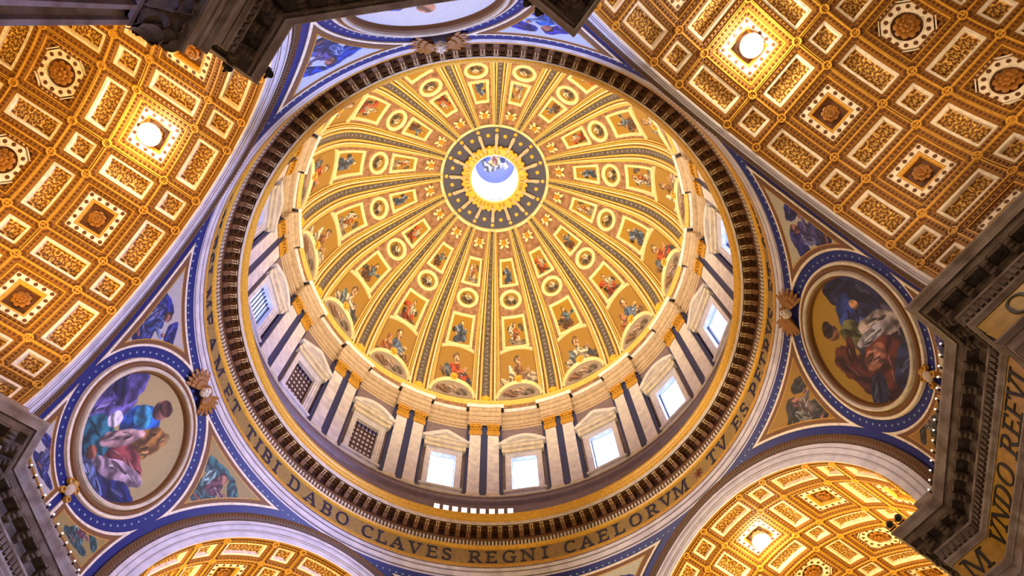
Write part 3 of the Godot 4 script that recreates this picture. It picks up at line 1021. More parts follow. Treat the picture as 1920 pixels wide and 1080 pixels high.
func make_pendentive(k: int) -> void:
	var xf := turn(AL + 45.0 + 90.0 * k)
	var where: String = ["right", "top", "left", "bottom"][k]
	var p := structure("pendentive", "curved blue triangular pendentive with stars, on the %s of the dome ring" % where, "pendentive", xf)
	var st := begin(1)
	var rows := []
	for j in 41:
		var az := deg_to_rad(-45.0 + 90.0 * j / 40)
		var c := cos(deg_to_rad(31.95)) / cos(PI / 4 - absf(az))
		var lo := acos(c) if c < 1.0 else 0.0
		lo = minf(lo, deg_to_rad(32.9))
		var row := PackedVector3Array()
		for i in 25:
			row.append(n_at(az, lerpf(lo, deg_to_rad(33.1), i / 24.0)) * RS + Vector3(0, YS, 0))
		rows.append(row)
	sheet(st, rows)
	part("mosaic_ground", done(st), M.lapis, p)
	# stars along the blue bands
	st = begin()
	for i in range(-28, 29):
		if absf(i * 1.5) > 2.5:
			var q := sphere_xy(n_at(deg_to_rad(i * 1.5), deg_to_rad(32.15)))
			stud(st, sphere_on, q.x, q.y, 0.22, 0.0, 0.03, 4)
	for i in 64:
		var f := TAU * i / 64
		if sin(f) < 0.97:
			stud(st, sphere_on, 12.65 * cos(f), 12.65 * sin(f), 0.22, 0.0, 0.03, 4)
	for s in [-1.0, 1.0]:
		var ax := n_at(s * PI / 4, 0.0)
		for i in range(4, 60):
			var f := deg_to_rad(i * 2.4)
			var side = ax.cross(Vector3.UP).normalized() * -s
			var n = ax * cos(deg_to_rad(33.7)) + (Vector3.UP * cos(f) - side * sin(f) * 1.0) * sin(deg_to_rad(33.7))
			if n.y > 0.08 and absf(atan2(n.x, -n.z)) < PI / 4 and n.y < sin(deg_to_rad(32.0)):
				var q := sphere_xy(n)
				stud(st, sphere_on, q.x, q.y, 0.22, 0.0, 0.03, 4)
	stuff("star", done(st), M.pale_star, p)
	# the spandrel mosaics left over between ring, arch and medallion
	var circle := PackedVector2Array()
	for i in 120:
		circle.append(Vector2.from_angle(TAU * i / 120) * 13.6)
	var whole := PackedVector2Array()
	for i in 31:
		whole.append(sphere_xy(n_at(deg_to_rad(0.6 + 44.0 * i / 30), deg_to_rad(31.7))))
	for i in 31:
		whole.append(sphere_xy(n_at(deg_to_rad(44.6 - 44.0 * i / 30), deg_to_rad(0.6))))
	var cut := Geometry2D.clip_polygons(whole, circle)
	for piece in cut:
		for q in Geometry2D.clip_polygons(piece, cone_loop(n_at(PI / 4, 0.0), deg_to_rad(34.4))):
			var c := Vector2.ZERO
			for v in q:
				c += v / q.size()
			if absf(area(q)) < 12.0 or (k == 3 and c.y < 0.0):
				continue
			for s in [1.0, -1.0]:
				var poly := PackedVector2Array()
				for v in q:
					poly.append(Vector2(v.x * s, v.y))
				var high := c.y > 0.0
				var arm: String = ["lower right", "upper right", "upper left", "lower left"][(k + (1 if s > 0 else 0)) % 4]
				var t := thing("spandrel_mosaic", "%s winged-figure mosaic between the %s and the %s arch" % ["larger three-cornered" if high else "smaller three-cornered", where + " medallion" if k < 3 else "bottom of the dome ring", arm], "mosaic", xf, "three-cornered mosaics round the medallions")
				st = begin()
				plate(st, sphere_on, poly, -0.05, 0.10, 2.5)
				part("white_edge", done(st), M.frame_white, t)
				for pl in Geometry2D.offset_polygon(poly, -0.42):
					st = begin()
					plate(st, sphere_on, pl, 0.08, 0.15, 2.5)
					part("brown_border", done(st), M.frame_brown, t)
				for pl in Geometry2D.offset_polygon(poly, -1.05):
					st = begin()
					plate(st, sphere_on, pl, 0.12, 0.18, 2.5)
					part("inner_line", done(st), M.gilding, t)
				for pl in Geometry2D.offset_polygon(poly, -1.22):
					st = begin()
					plate(st, sphere_on, pl, 0.16, 0.20, 2.5)
					part("winged_figure", done(st), M.spandrel[(k * 2) % 6 + (0 if s > 0 else 1)], t)
	if k == 3:
		return
	# the round medallion
	var m := thing("mosaic_medallion", ["round mosaic medallion on gold ground with a brown and navy robed figure, right", "sharply foreshortened round medallion with pale picture, at the top edge", "round mosaic medallion with a blue and violet robed figure, left"][k], "medallion", xf, "round medallions between the arches")
	st = begin()
	ring(st, sphere_on, 0, 0, [Vector2(11.85, 0.0), Vector2(11.8, 0.2), Vector2(11.5, 0.26), Vector2(11.35, 0.2)], 96)
	part("outer_fillet", done(st), M.frame_white, m)
	st = begin()
	ring(st, sphere_on, 0, 0, [Vector2(11.36, 0.18), Vector2(11.2, 0.34), Vector2(10.8, 0.38), Vector2(10.62, 0.28)], 96)
	part("leaf_moulding", done(st), M.frame_brown, m)
	st = begin()
	ring(st, sphere_on, 0, 0, [Vector2(10.64, 0.28), Vector2(10.55, 0.50), Vector2(10.3, 0.60), Vector2(10.05, 0.52), Vector2(9.98, 0.36)], 96)
	part("torus", done(st), M.stucco, m)
	st = begin()
	ring(st, sphere_on, 0, 0, [Vector2(10.0, 0.38), Vector2(9.7, 0.3), Vector2(9.55, 0.12), Vector2(9.45, 0.04)], 96)
	part("inner_moulding", done(st), M.frame_brown, m)
	st = begin()
	disc(st, sphere_on, 0, 0, 9.5, 0.06, 64, 1.0, 8)
	part("mosaic_picture", done(st), M.medallion[k], m)
	# the winged head where medallion and ring meet
	var hz := xf * Transform3D(Basis(Vector3.RIGHT, deg_to_rad(32.0)), sphere_on(0, 13.6, 0.1)).scaled_local(Vector3.ONE * 0.85)
	var h := thing("winged_head", "sculpted winged angel head between the ring and the %s medallion" % where, "sculpture", hz, "winged heads over the medallions")
	angel_head(h, M.bracket_gold)
	# the gilded cartouche at the foot of the medallion
	var cz := xf * Transform3D(Basis(Vector3.RIGHT, deg_to_rad(5.0)), sphere_on(0, -12.7, 0.1)).scaled_local(Vector3.ONE * 0.7)
	var g := thing("cartouche", "small gilded cartouche with scrolls at the cornice end of the %s medallion" % where, "sculpture", cz, "cartouches below the medallions")
	st = begin()
	ellipsoid(st, Vector3(0, 0, 0.2), Vector3(0.45, 0.6, 0.25), 12)
	part("shield", done(st), M.drum_stone, g)
	for s in [-1.0, 1.0]:
		for y in [-0.55, 0.5]:
			st = begin()
			ring(st, flat_on, s * 0.5, y, [Vector2(0.3, 0.0), Vector2(0.28, 0.3), Vector2(0.16, 0.34), Vector2(0.12, 0.1)], 14)
			part("scroll", done(st), M.gilding, g)
	st = begin()
	ring(st, flat_on, 0, 0.85, [Vector2(0.34, 0.0), Vector2(0.3, 0.3), Vector2(0.001, 0.45)], 12)
	part("crown", done(st), M.gilding, g)


func area(p: PackedVector2Array) -> float:
	var a := 0.0
	for i in p.size():
		a += p[i].cross(p[(i + 1) % p.size()]) * 0.5
	return a


func angel_head(h: Node3D, wing_mat: Material) -> void:
	var st := begin()
	ellipsoid(st, Vector3(0, 0.0, 0.55), Vector3(0.40, 0.50, 0.42), 16)
	ellipsoid(st, Vector3(0, -0.05, 0.98), Vector3(0.08, 0.13, 0.10), 8)
	for s in [-1.0, 1.0]:
		ellipsoid(st, Vector3(s * 0.2, -0.14, 0.84), Vector3(0.15, 0.13, 0.11), 8)
		ellipsoid(st, Vector3(s * 0.41, 0.0, 0.5), Vector3(0.06, 0.12, 0.08), 6)
	ellipsoid(st, Vector3(0, -0.25, 0.88), Vector3(0.12, 0.04, 0.08), 8)
	ellipsoid(st, Vector3(0, -0.40, 0.78), Vector3(0.13, 0.11, 0.12), 8)
	part("head", done(st), M.stucco, h)
	for s in [-1.0, 1.0]:
		st = begin()
		ellipsoid(st, Vector3(s * 0.16, 0.09, 0.92), Vector3(0.075, 0.045, 0.05), 8)
		part("eye", done(st), M.frame_brown, h)
	st = begin()
	for i in 11:
		var f := PI * (i + 0.0) / 10
		ellipsoid(st, Vector3(0.40 * cos(f), 0.12 + 0.40 * sin(f), 0.55 + 0.08 * sin(f * 3.0)), Vector3(0.14, 0.14, 0.16), 7)
	part("hair", done(st), wing_mat, h)
	for s in [-1.0, 1.0]:
		st = begin()
		for tier in 3:
			for i in 7:
				var f := deg_to_rad(-38.0 + 15.0 * i)
				var l := (1.9 - 0.5 * tier) * (1.0 - 0.05 * absf(i - 3.0))
				var d := Vector3(s * cos(f), sin(f), 0)
				var sd := Vector3(-s * sin(f), cos(f), 0)
				var o := Vector3(s * 0.3, -0.15, 0.12 + 0.12 * tier)
				var rows := []
				for e in 5:
					var t := [0.1, 0.45, 0.75, 0.93, 1.0][e] as float
					var w := [0.05, 0.13, 0.16, 0.11, 0.01][e] as float
					var bow := Vector3(0, 0, 0.22 * sin(t * 2.4))
					rows.append(PackedVector3Array([o + d * l * t - sd * w + bow, o + d * l * t + bow + Vector3(0, 0, 0.07), o + d * l * t + sd * w + bow]))
				st.set_smooth_group(1)
				sheet(st, rows)
		part("wing", done(st), wing_mat, h)


# ---------------------------------------------------------------- the ring under the drum

func make_ring() -> void:
	var r := structure("dome_ring", "great circular entablature ring with lettered gold frieze and brown brackets, under the dome", "entablature")
	part("architrave", lathe([Vector2(21.3, 46.64), Vector2(20.73, 46.64), Vector2(20.66, 46.74), Vector2(20.64, 47.12), Vector2(20.54, 47.18), Vector2(20.52, 47.66), Vector2(20.42, 47.72), Vector2(20.40, 47.98)], 192), M.fascia, r)
	for p in [[20.655, 47.02], [20.545, 47.56], [20.42, 47.9]]:
		part("fascia_shade_line", lathe([Vector2(p[0], p[1]), Vector2(p[0] - 0.03, p[1] + 0.01), Vector2(p[0] - 0.03, p[1] + 0.1), Vector2(p[0], p[1] + 0.11)], 192), M.strip, r)  # dark raised strip, its colour standing in for a shaded groove
	part("architrave_moulding", lathe([Vector2(20.40, 47.98), Vector2(20.34, 48.1), Vector2(20.32, 48.3), Vector2(20.5, 48.42)], 192), M.gilding, r)
	part("architrave_groove", lathe([Vector2(20.48, 48.40), Vector2(20.72, 48.52)], 192), M.frame_brown, r)
	part("frieze", lathe([Vector2(20.73, 48.48), Vector2(20.73, 50.6)], 192), M.frieze_gold, r)
	part("frieze_moulding", lathe([Vector2(20.74, 50.42), Vector2(20.62, 50.46), Vector2(20.58, 50.62), Vector2(20.52, 50.70), Vector2(20.55, 50.78)], 192), M.bright_gold, r)
	part("dentil_bed", lathe([Vector2(20.58, 50.76), Vector2(20.60, 51.2), Vector2(20.42, 51.24), Vector2(20.36, 51.36)], 192), M.frame_brown, r)
	var st := begin()
	for i in 408:
		var a := 360.0 * i / 408
		var b := Basis(Vector3.UP, -deg_to_rad(a))
		box(st, b * Vector3(0, 50.98, -20.52), Vector3(0.17, 0.34, 0.2), b)
	stuff("dentil", done(st), M.stucco, r)
	part("bracket_bed", lathe([Vector2(20.36, 51.34), Vector2(20.34, 52.0), Vector2(19.38, 52.02), Vector2(19.36, 51.96)], 192), M.modillion_dark, r)
	part("corona", lathe([Vector2(19.40, 51.95), Vector2(19.34, 51.95), Vector2(19.31, 52.02), Vector2(19.29, 52.28)], 192), M.stucco, r)
	part("gilded_lip", lathe([Vector2(19.30, 52.27), Vector2(19.14, 52.30), Vector2(19.06, 52.42), Vector2(19.03, 52.66), Vector2(18.97, 52.72), Vector2(18.95, 52.95), Vector2(19.04, 53.02)], 192), M.bright_gold, r)
	part("ledge", lathe([Vector2(19.04, 53.02), Vector2(19.6, 53.06), Vector2(22.4, 53.06)], 192), M.violet_marble, r)
	# brackets, with a coffer between each two
	st = begin()
	var side := PackedVector2Array([Vector2(-20.36, 52.0), Vector2(-19.50, 52.0), Vector2(-19.48, 51.92), Vector2(-19.52, 51.80), Vector2(-19.62, 51.74), Vector2(-19.75, 51.76), Vector2(-19.95, 51.70), Vector2(-20.1, 51.52), Vector2(-20.22, 51.42), Vector2(-20.36, 51.40)])
	prism(st, side, -0.19, 0.19, Transform3D(Basis(Vector3(0, 0, 1), Vector3(0, 1, 0), Vector3(1, 0, 0)), Vector3.ZERO))
	box(st, Vector3(0, 51.98, -19.95), Vector3(0.48, 0.06, 0.96))
	var bracket := done(st)
	st = begin()
	for x in [-0.1, 0.1]:
		box(st, Vector3(x, 51.745, -19.72), Vector3(0.06, 0.05, 0.34))
	box(st, Vector3(0, 51.86, -19.475), Vector3(0.36, 0.07, 0.05))
	var bracket_gilt := done(st)
	st = begin()
	var soffit := func(x, y, z): return Vector3(x, 52.01 - z, -19.9 - y)
	rect_ring(st, soffit, 0, 0, 0.24, 0.38, [Vector2(0.0, 0.0), Vector2(0.0, 0.07), Vector2(0.06, 0.07), Vector2(0.08, 0.0)], 1)
	flower(st, soffit, 0, 0, 0.17, 0.0, 5, 1)
	var rose := done(st)
	for i in 136:
		var xf := turn(AL + 360.0 * (i + 0.5) / 136)
		var o := part("bracket", bracket, M.modillion, r, xf)
		part("gilded_face", bracket_gilt, M.dome_cream, o)
		part("soffit_coffer", rose, M.modillion, r, turn(AL + 360.0 * i / 136))
	# the inscription
	var text := [["M", -96.5], ["E", -91.8], ["A", -86.8], ["M", -81.2], ["E", -75.3], ["T", -71.4], ["T", -64.6], ["I", -61.4], ["B", -58.2], ["I", -54.9], ["D", -49.2], ["A", -44.3], ["B", -39.8], ["O", -35.6], ["C", -29.2], ["L", -25.4], ["A", -21.6], ["V", -17.4], ["E", -13.3], ["S", -9.8], ["R", -3.3], ["E", 0.6], ["G", 4.7], ["N", 9.2], ["I", 13.2], ["C", 19.0], ["A", 23.2], ["E", 27.3], ["L", 31.4], ["O", 35.8], ["R", 40.2], ["V", 44.2], ["M", 48.6], ["T", 59.0], ["V", 62.8], ["E", 68.8], ["S", 72.4], ["P", 77.4], ["E", 81.0], ["T", 84.4], ["R", 87.9], ["V", 91.6], ["S", 94.9], ["E", 101.0], ["T", 104.5], ["S", 110.5], ["V", 114.0], ["P", 117.8], ["E", 121.2], ["R", 124.8], ["I", -102.3], ["S", -105.0], ["E", -108.2], ["L", -111.4], ["C", -114.8], ["C", -118.6], ["E", -122.0]]
	for t in text:
		part("letter", letter(t[0], 1.32, 0.08), M.letter_blue, r, turn(t[1]) * Transform3D(Basis(), Vector3(0, 49.52, -20.69)))
	var star := thing("star_ornament", "small reddish eight-pointed star between two words of the gold lettered frieze", "ornament", turn(54.2) * Transform3D(Basis(), Vector3(0, 49.52, -20.70)))
	st = begin()
	for i in 8:
		var d := Vector2.from_angle(TAU * i / 8)
		var s := d.orthogonal()
		var a := Vector3(s.x, s.y, 0) * 0.12
		tri(st, a, Vector3(d.x, d.y, 0) * 0.62, Vector3(0, 0, 0.12))
		tri(st, -a, Vector3(d.x, d.y, 0) * 0.62, Vector3(0, 0, 0.12))
	part("ray", done(st), paint_mat(Color(0.45, 0.16, 0.05), 0.5), star)


# ---------------------------------------------------------------- the drum

const OPEN := 3.55           # half the width of a window opening, degrees


func make_drum() -> void:
	var d := structure("wall_drum", "cylindrical drum wall with paired white pilasters and gilded capitals, under the dome", "wall")
	part("pedestal", lathe([Vector2(21.9, 53.04), Vector2(21.15, 53.06), Vector2(21.15, 53.5), Vector2(21.3, 53.6), Vector2(21.3, 57.1), Vector2(21.2, 57.2), Vector2(21.05, 57.4), Vector2(21.05, 57.7), Vector2(21.25, 57.8), Vector2(21.3, 58.3), Vector2(22.0, 58.42)], 192), M.violet_marble, d)
	part("pedestal_moulding", lathe([Vector2(21.26, 58.28), Vector2(21.16, 58.34), Vector2(21.16, 58.46), Vector2(21.9, 58.5)], 192), M.stucco, d)
	part("outer_wall", lathe([Vector2(22.68, 52.5), Vector2(22.68, 59.9)], 96), M.plaster, d)
	part("outer_wall", lathe([Vector2(22.68, 66.1), Vector2(22.68, 77.0), Vector2(21.9, 77.2)], 96), M.plaster, d)
	# one bay of wall round its window, and the same without a window
	var wall_on := func(x, y, z): return pol(x, 21.95 - z, y)
	var st := begin()
	patch(st, wall_on, -11.25, -OPEN, 58.4, 71.6, 0.0, 4, 1)
	patch(st, wall_on, OPEN, 11.25, 58.4, 71.6, 0.0, 4, 1)
	patch(st, wall_on, -OPEN, OPEN, 58.4, 59.95, 0.0, 4, 1)
	patch(st, wall_on, -OPEN, OPEN, 65.42, 71.6, 0.0, 4, 1)
	st.set_smooth_group(-1)
	for x in [-OPEN, OPEN]:
		quad(st, pol(x, 21.95, 59.95), pol(x * 0.98, 22.7, 59.85), pol(x * 0.98, 22.7, 66.15), pol(x, 21.95, 65.42))
	for y in [[59.95, 59.85], [65.42, 66.15]]:
		quad(st, pol(-OPEN, 21.95, y[0]), pol(OPEN, 21.95, y[0]), pol(OPEN * 0.98, 22.7, y[1]), pol(-OPEN * 0.98, 22.7, y[1]))
	var bay := done(st)
	# what closes the drum outside, between the windows
	st = begin()
	patch(st, func(x, y, z): return pol(x, 22.68, y), OPEN * 0.97, 22.5 - OPEN * 0.97, 58.9, 66.6, 0.0, 4, 1)
	var between := done(st)
	st = begin()
	patch(st, wall_on, -11.25, 11.25, 58.4, 71.6, 0.0, 6, 1)
	var blind := done(st)
	# pilasters: two to a pier with a dark strip between, their bases and capitals
	var shafts := []
	var bases := []
	var caps := []
	for s in [-1.0, 1.0]:
		st = begin()
		var x0: float = s * 0.38
		var x1: float = s * 1.60
		bevel_box(st, Vector3((x0 + x1) * 0.5, 64.0, -21.62), Vector3(absf(x1 - x0), 10.6, 0.62), 0.03)
		shafts.append(done(st))
		st = begin()
		bevel_box(st, Vector3((x0 + x1) * 0.5, 58.62, -21.58), Vector3(absf(x1 - x0) + 0.16, 0.3, 0.8), 0.04)
		bevel_box(st, Vector3((x0 + x1) * 0.5, 58.88, -21.58), Vector3(absf(x1 - x0) + 0.08, 0.2, 0.72), 0.06)
		bases.append(done(st))
		st = begin()
		var cx: float = (x0 + x1) * 0.5
		bevel_box(st, Vector3(cx, 71.25, -21.5), Vector3(1.5, 0.28, 0.96), 0.05)
		var rows := []
		for p in [[0.60, 69.25], [0.60, 70.2], [0.66, 70.7], [0.74, 71.1]]:
			rows.append(PackedVector3Array([Vector3(cx - p[0], p[1], -21.85), Vector3(cx - p[0], p[1], -21.9 + p[0]), Vector3(cx + p[0], p[1], -21.9 + p[0]), Vector3(cx + p[0], p[1], -21.85)]))
		sheet(st, rows)
		for tier in 2:
			for i in 4 - tier:
				var lx := cx + (i - (3 - tier) * 0.5) * 0.36
				acanthus(st, Transform3D(Basis(), Vector3(lx, 69.25 + 0.1 * tier, -21.28)), 0.2, 0.85 + 0.5 * tier, 0.22)
		for e in [-0.6, 0.6]:
			ellipsoid(st, Vector3(cx + e, 70.92, -21.12), Vector3(0.17, 0.19, 0.14), 8)
		caps.append(done(st))
	st = begin()
	box(st, Vector3(0, 64.6, -21.72), Vector3(0.8, 13.4, 0.6))
	box(st, Vector3(0, 65.0, -21.76), Vector3(3.9, 13.2, 0.5))
	var strip := done(st)
	# the entablature, broken forward over each pair of pilasters
	var prof := [Vector2(0.62, 71.3), Vector2(0.50, 71.32), Vector2(0.50, 71.72), Vector2(0.40, 71.74), Vector2(0.40, 72.12), Vector2(0.24, 72.2), Vector2(0.22, 72.32), Vector2(0.5, 72.36), Vector2(0.5, 73.2), Vector2(0.34, 73.24), Vector2(0.30, 73.42), Vector2(0.14, 73.48), Vector2(0.14, 73.6), Vector2(-0.16, 73.64), Vector2(-0.18, 74.0)]
	var lip := [Vector2(-0.14, 73.98), Vector2(-0.14, 74.08), Vector2(-0.3, 74.14), Vector2(-0.38, 74.42), Vector2(-0.34, 74.5), Vector2(0.6, 74.62)]
	var over := [broken(prof, -5.1, 5.1, 20.72), broken(lip, -6.0, 6.0, 20.72)]
	var gap := [broken(prof, 5.1, 22.5 - 5.1, 21.4), broken(lip, 5.9, 22.5 - 5.9, 21.4)]
	var dark := [lined(-5.1, 5.1, 20.72), lined(5.1, 22.5 - 5.1, 21.4)]  # dark strips that paint shade under the cornice steps
	for i in 16:
		var a := AL + 22.5 * i
		var rel := wrapf(a, -180.0, 180.0)
		var open := absf(rel) < 112.0
		part("wall_bay", bay if open else blind, M.violet_marble, d, turn(a))
		part("outer_wall", between, M.plaster, d, turn(a))
		if open:
			make_window(i, a, rel)
		var b := turn(a + 11.25)
		if absf(wrapf(a + 11.25, -180.0, 180.0)) < 125.0:
			part("dark_strip", strip, M.navy_marble, d, b)
			for s in 2:
				var o := part("pilaster", shafts[s], M.marble, d, b)
				part("base", bases[s], M.stucco, o)
				part("capital", caps[s], M.gilding, o)
		var e := part("cornice_break", over[0], M.drum_stone, d, b)
		part("cornice_lip", over[1], M.marble, e)
		part("painted_shade_line", dark[0], M.dome_mauve, e)
		e = part("cornice_run", gap[0], M.drum_stone, d, b)
		part("cornice_lip", gap[1], M.marble, e)
		part("painted_shade_line", dark[1], M.dome_mauve, e)
	part("attic", lathe([Vector2(21.6, 74.6), Vector2(21.15, 74.62), Vector2(21.15, 75.6)], 192), M.dome_mauve, d)
	part("attic_moulding", lathe([Vector2(21.15, 75.5), Vector2(20.92, 75.6), Vector2(20.88, 75.95), Vector2(20.98, 76.05), Vector2(20.95, 76.35), Vector2(21.4, 76.45)], 192), M.dome_gold, d)
	# a row of glowing panels added on the closed pedestal wall as bright squares
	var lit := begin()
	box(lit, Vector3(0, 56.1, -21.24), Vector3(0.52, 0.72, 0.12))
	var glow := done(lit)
	lit = begin()
	rect_ring(lit, flat_on, 0, 0, 0.34, 0.44, [Vector2(0.0, 0.0), Vector2(0.0, 0.16), Vector2(0.08, 0.16), Vector2(0.09, 0.0)], 1)
	var rim := done(lit)
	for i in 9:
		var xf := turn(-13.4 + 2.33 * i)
		var w := thing("glowing_panel", "small white glowing panel, %s of nine in the row under the two brightest drum windows" % ["first from the left", "second from the left", "third from the left", "fourth from the left", "fifth and middle one", "fourth from the right", "third from the right", "second from the right", "last on the right"][i], "opening", xf, "row of nine glowing panels low in the drum")
		part("glow_face", glow, M.panel_glow, w)
		part("frame", rim, M.violet_marble, w, Transform3D(Basis(), Vector3(0, 56.1, -21.31)))


# a leaf curling forward at its tip; b places its foot, its face towards +z
func acanthus(st: SurfaceTool, b: Transform3D, w: float, h: float, curl: float) -> void:
	st.set_smooth_group(1)
	var rows := []
	for i in 6:
		var t := i / 5.0
		var half := w * ([0.75, 1.0, 0.95, 0.85, 0.7, 0.35][i] as float)
		var out := curl * ([0.1, 0.16, 0.3, 0.6, 1.0, 1.1][i] as float)
		var y := h * ([0.0, 0.3, 0.6, 0.85, 0.96, 0.82][i] as float)
		rows.append(PackedVector3Array([b * Vector3(-half, y, out - 0.05), b * Vector3(-half * 0.45, y, out + 0.03), b * Vector3(0, y, out - 0.01), b * Vector3(half * 0.45, y, out + 0.03), b * Vector3(half, y, out - 0.05)]))
	sheet(st, rows)
	st.set_smooth_group(-1)


# a stretch of round cornice between two azimuths with closed ends: profile of (set back from r, height)
func broken(prof: Array, a0: float, a1: float, r: float) -> ArrayMesh:
	var st := begin()
	var turned := []
	for p in prof:
		turned.append(Vector2(r + p.x, p.y))
	lathe_in(st, turned, 8, a0, a1)
	st.set_smooth_group(-1)
	for a in [a0, a1]:
		for i in turned.size() - 1:
			quad(st, pol(a, turned[i].x, turned[i].y), pol(a, turned[i + 1].x, turned[i + 1].y), pol(a, r + 1.0, turned[i + 1].y), pol(a, r + 1.0, turned[i].y))
	return done(st)


# darker strips painting shade lines between the steps of the drum's cornice
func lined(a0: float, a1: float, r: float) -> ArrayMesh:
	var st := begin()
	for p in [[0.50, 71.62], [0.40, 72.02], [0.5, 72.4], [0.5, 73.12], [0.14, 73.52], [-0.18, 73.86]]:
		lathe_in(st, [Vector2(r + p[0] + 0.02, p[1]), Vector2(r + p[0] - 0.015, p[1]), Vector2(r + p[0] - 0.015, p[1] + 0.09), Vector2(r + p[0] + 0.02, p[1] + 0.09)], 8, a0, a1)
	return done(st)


func make_window(i: int, a: float, rel: float) -> void:
	var peaked := i % 2 == 1
	var dim := rel < -30.0 and rel > -70.0
	var barred := rel < -70.0
	var kinds := "pointed" if peaked else "curved"
	var light := "dull gridded panes" if dim else ("white panes behind bars" if barred else "dazzling white panes")
	var place := ""
	var order := {14: "at the bottom, right of the centre line", 13: "at the bottom, left of the centre line", 15: "just right of the two bottom windows", 0: "at lower right, beside the lower right vault", 1: "at the right edge of the drum, towards the right medallion", 2: "at far right, half hidden by the gold lip", 3: "at upper right, hidden behind the lip", 12: "at lower left, next to the bottom windows", 11: "at left, above the lower left window", 10: "at the left edge of the drum", 9: "at far left, nearly hidden by the gold lip"}
	place = order.get(i % 16, "of the drum")
	var w := thing("window_%d" % (i + 1), "drum window with %s and a %s pediment, %s" % [light, kinds, place], "window", turn(a), "", "structure")
	var st := begin()
	var on := func(x, y, z): return Vector3(x, y, -21.95 + z)
	rect_ring(st, on, 0, 62.68, 1.95, 3.3, [Vector2(0.0, 0.0), Vector2(0.0, 0.5), Vector2(0.16, 0.55), Vector2(0.2, 0.42), Vector2(0.42, 0.40), Vector2(0.46, 0.30), Vector2(0.62, 0.28), Vector2(0.64, -0.1)], 1)
	part("frame", done(st), M.marble, w)
	st = begin()
	bevel_box(st, Vector3(0, 59.28, -21.6), Vector3(4.3, 0.3, 0.9), 0.05)
	bevel_box(st, Vector3(0, 59.0, -21.7), Vector3(3.9, 0.28, 0.6), 0.05)
	part("sill", done(st), M.marble, w)
	# the pediment on its brackets
	var outer := PackedVector2Array()
	var inner := PackedVector2Array()
	if peaked:
		outer = PackedVector2Array([Vector2(-2.55, 67.0), Vector2(2.55, 67.0), Vector2(2.55, 67.3), Vector2(0, 68.95), Vector2(-2.55, 67.3)])
		inner = PackedVector2Array([Vector2(-1.7, 67.3), Vector2(1.7, 67.3), Vector2(0, 68.4)])
	else:
		outer = PackedVector2Array([Vector2(-2.55, 67.0), Vector2(2.55, 67.0)])
		for j in 11:
			var t := lerpf(2.55, -2.55, j / 10.0)
			outer.append(Vector2(t, 67.3 + 1.3 * (1.0 - pow(t / 2.55, 2))))
		inner = PackedVector2Array([Vector2(-1.8, 67.3), Vector2(1.8, 67.3)])
		for j in 9:
			var t := lerpf(1.75, -1.75, j / 8.0)
			inner.append(Vector2(t, 67.34 + 0.85 * (1.0 - pow(t / 1.8, 2))))
	st = begin()
	for j in outer.size():
		var p := outer[j]
		var q := outer[(j + 1) % outer.size()]
		quad(st, Vector3(p.x, p.y, -21.95), Vector3(q.x, q.y, -21.95), Vector3(q.x, q.y, -20.85), Vector3(p.x, p.y, -20.85))
	# front: cornice rim as quads between the outer and inner outline
	var n := 24
	for j in n:
		var f0 := outline(outer, float(j) / n)
		var f1 := outline(outer, float(j + 1) / n)
		var g0 := closest_on(inner, f0)
		var g1 := closest_on(inner, f1)
		quad(st, Vector3(f0.x, f0.y, -20.85), Vector3(f1.x, f1.y, -20.85), Vector3(g1.x, g1.y, -20.92), Vector3(g0.x, g0.y, -20.92))
		quad(st, Vector3(g0.x, g0.y, -20.92), Vector3(g1.x, g1.y, -20.92), Vector3(g1.x, g1.y, -21.5), Vector3(g0.x, g0.y, -21.5))
	part("pediment", done(st), M.marble, w)
	st = begin()
	prism(st, inner, -21.6, -21.35)
	part("tympanum", done(st), M.stucco, w)
	st = begin()
	bevel_box(st, Vector3(0, 66.75, -21.45), Vector3(4.5, 0.5, 0.95), 0.06)
	bevel_box(st, Vector3(0, 66.3, -21.6), Vector3(3.95, 0.5, 0.6), 0.06)
	for s in [-1.0, 1.0]:
		bevel_box(st, Vector3(s * 2.12, 66.4, -21.5), Vector3(0.3, 0.9, 0.7), 0.08)
	part("lintel", done(st), M.stucco, w)
	# the glazing
	st = begin()
	box(st, Vector3(0, 63.0, -22.45), Vector3(2.85, 6.4, 0.04))
	part("pane", done(st), M.frosted if dim else M.pane, w)
	st = begin()
	var nx := 6 if dim else (7 if barred else 1)
	var ny := 8 if dim else 1
	for j in range(1, nx):
		st = begin()
		box(st, Vector3(-1.36 + 2.72 * j / nx, 63.0, -22.38), Vector3(0.16 if dim else 0.13, 6.4, 0.14))
		part("glazing_bar", done(st), M.iron, w)
	for j in range(1, ny):
		st = begin()
		box(st, Vector3(0, 59.7 + 6.0 * j / ny, -22.38), Vector3(2.8, 0.16, 0.14))
		part("glazing_bar", done(st), M.iron, w)
	st = begin()
	for s in [-1.0, 1.0]:
		box(st, Vector3(s * 1.36, 63.0, -22.38), Vector3(0.12, 6.4, 0.2))
		box(st, Vector3(0, 63.0 + s * 3.12, -22.38), Vector3(2.8, 0.14, 0.2))
	part("sash", done(st), M.iron, w)


func outline(poly: PackedVector2Array, t: float) -> Vector2:
	var f := fmod(t, 1.0) * poly.size()
	var i := int(f) % poly.size()
	return poly[i].lerp(poly[(i + 1) % poly.size()], f - int(f))


func closest_on(poly: PackedVector2Array, p: Vector2) -> Vector2:
	var best := poly[0]
	for i in poly.size():
		var q := Geometry2D.get_closest_point_to_segment(p, poly[i], poly[(i + 1) % poly.size()])
		if q.distance_to(p) < best.distance_to(p):
			best = q
	return best


# ---------------------------------------------------------------- the dome

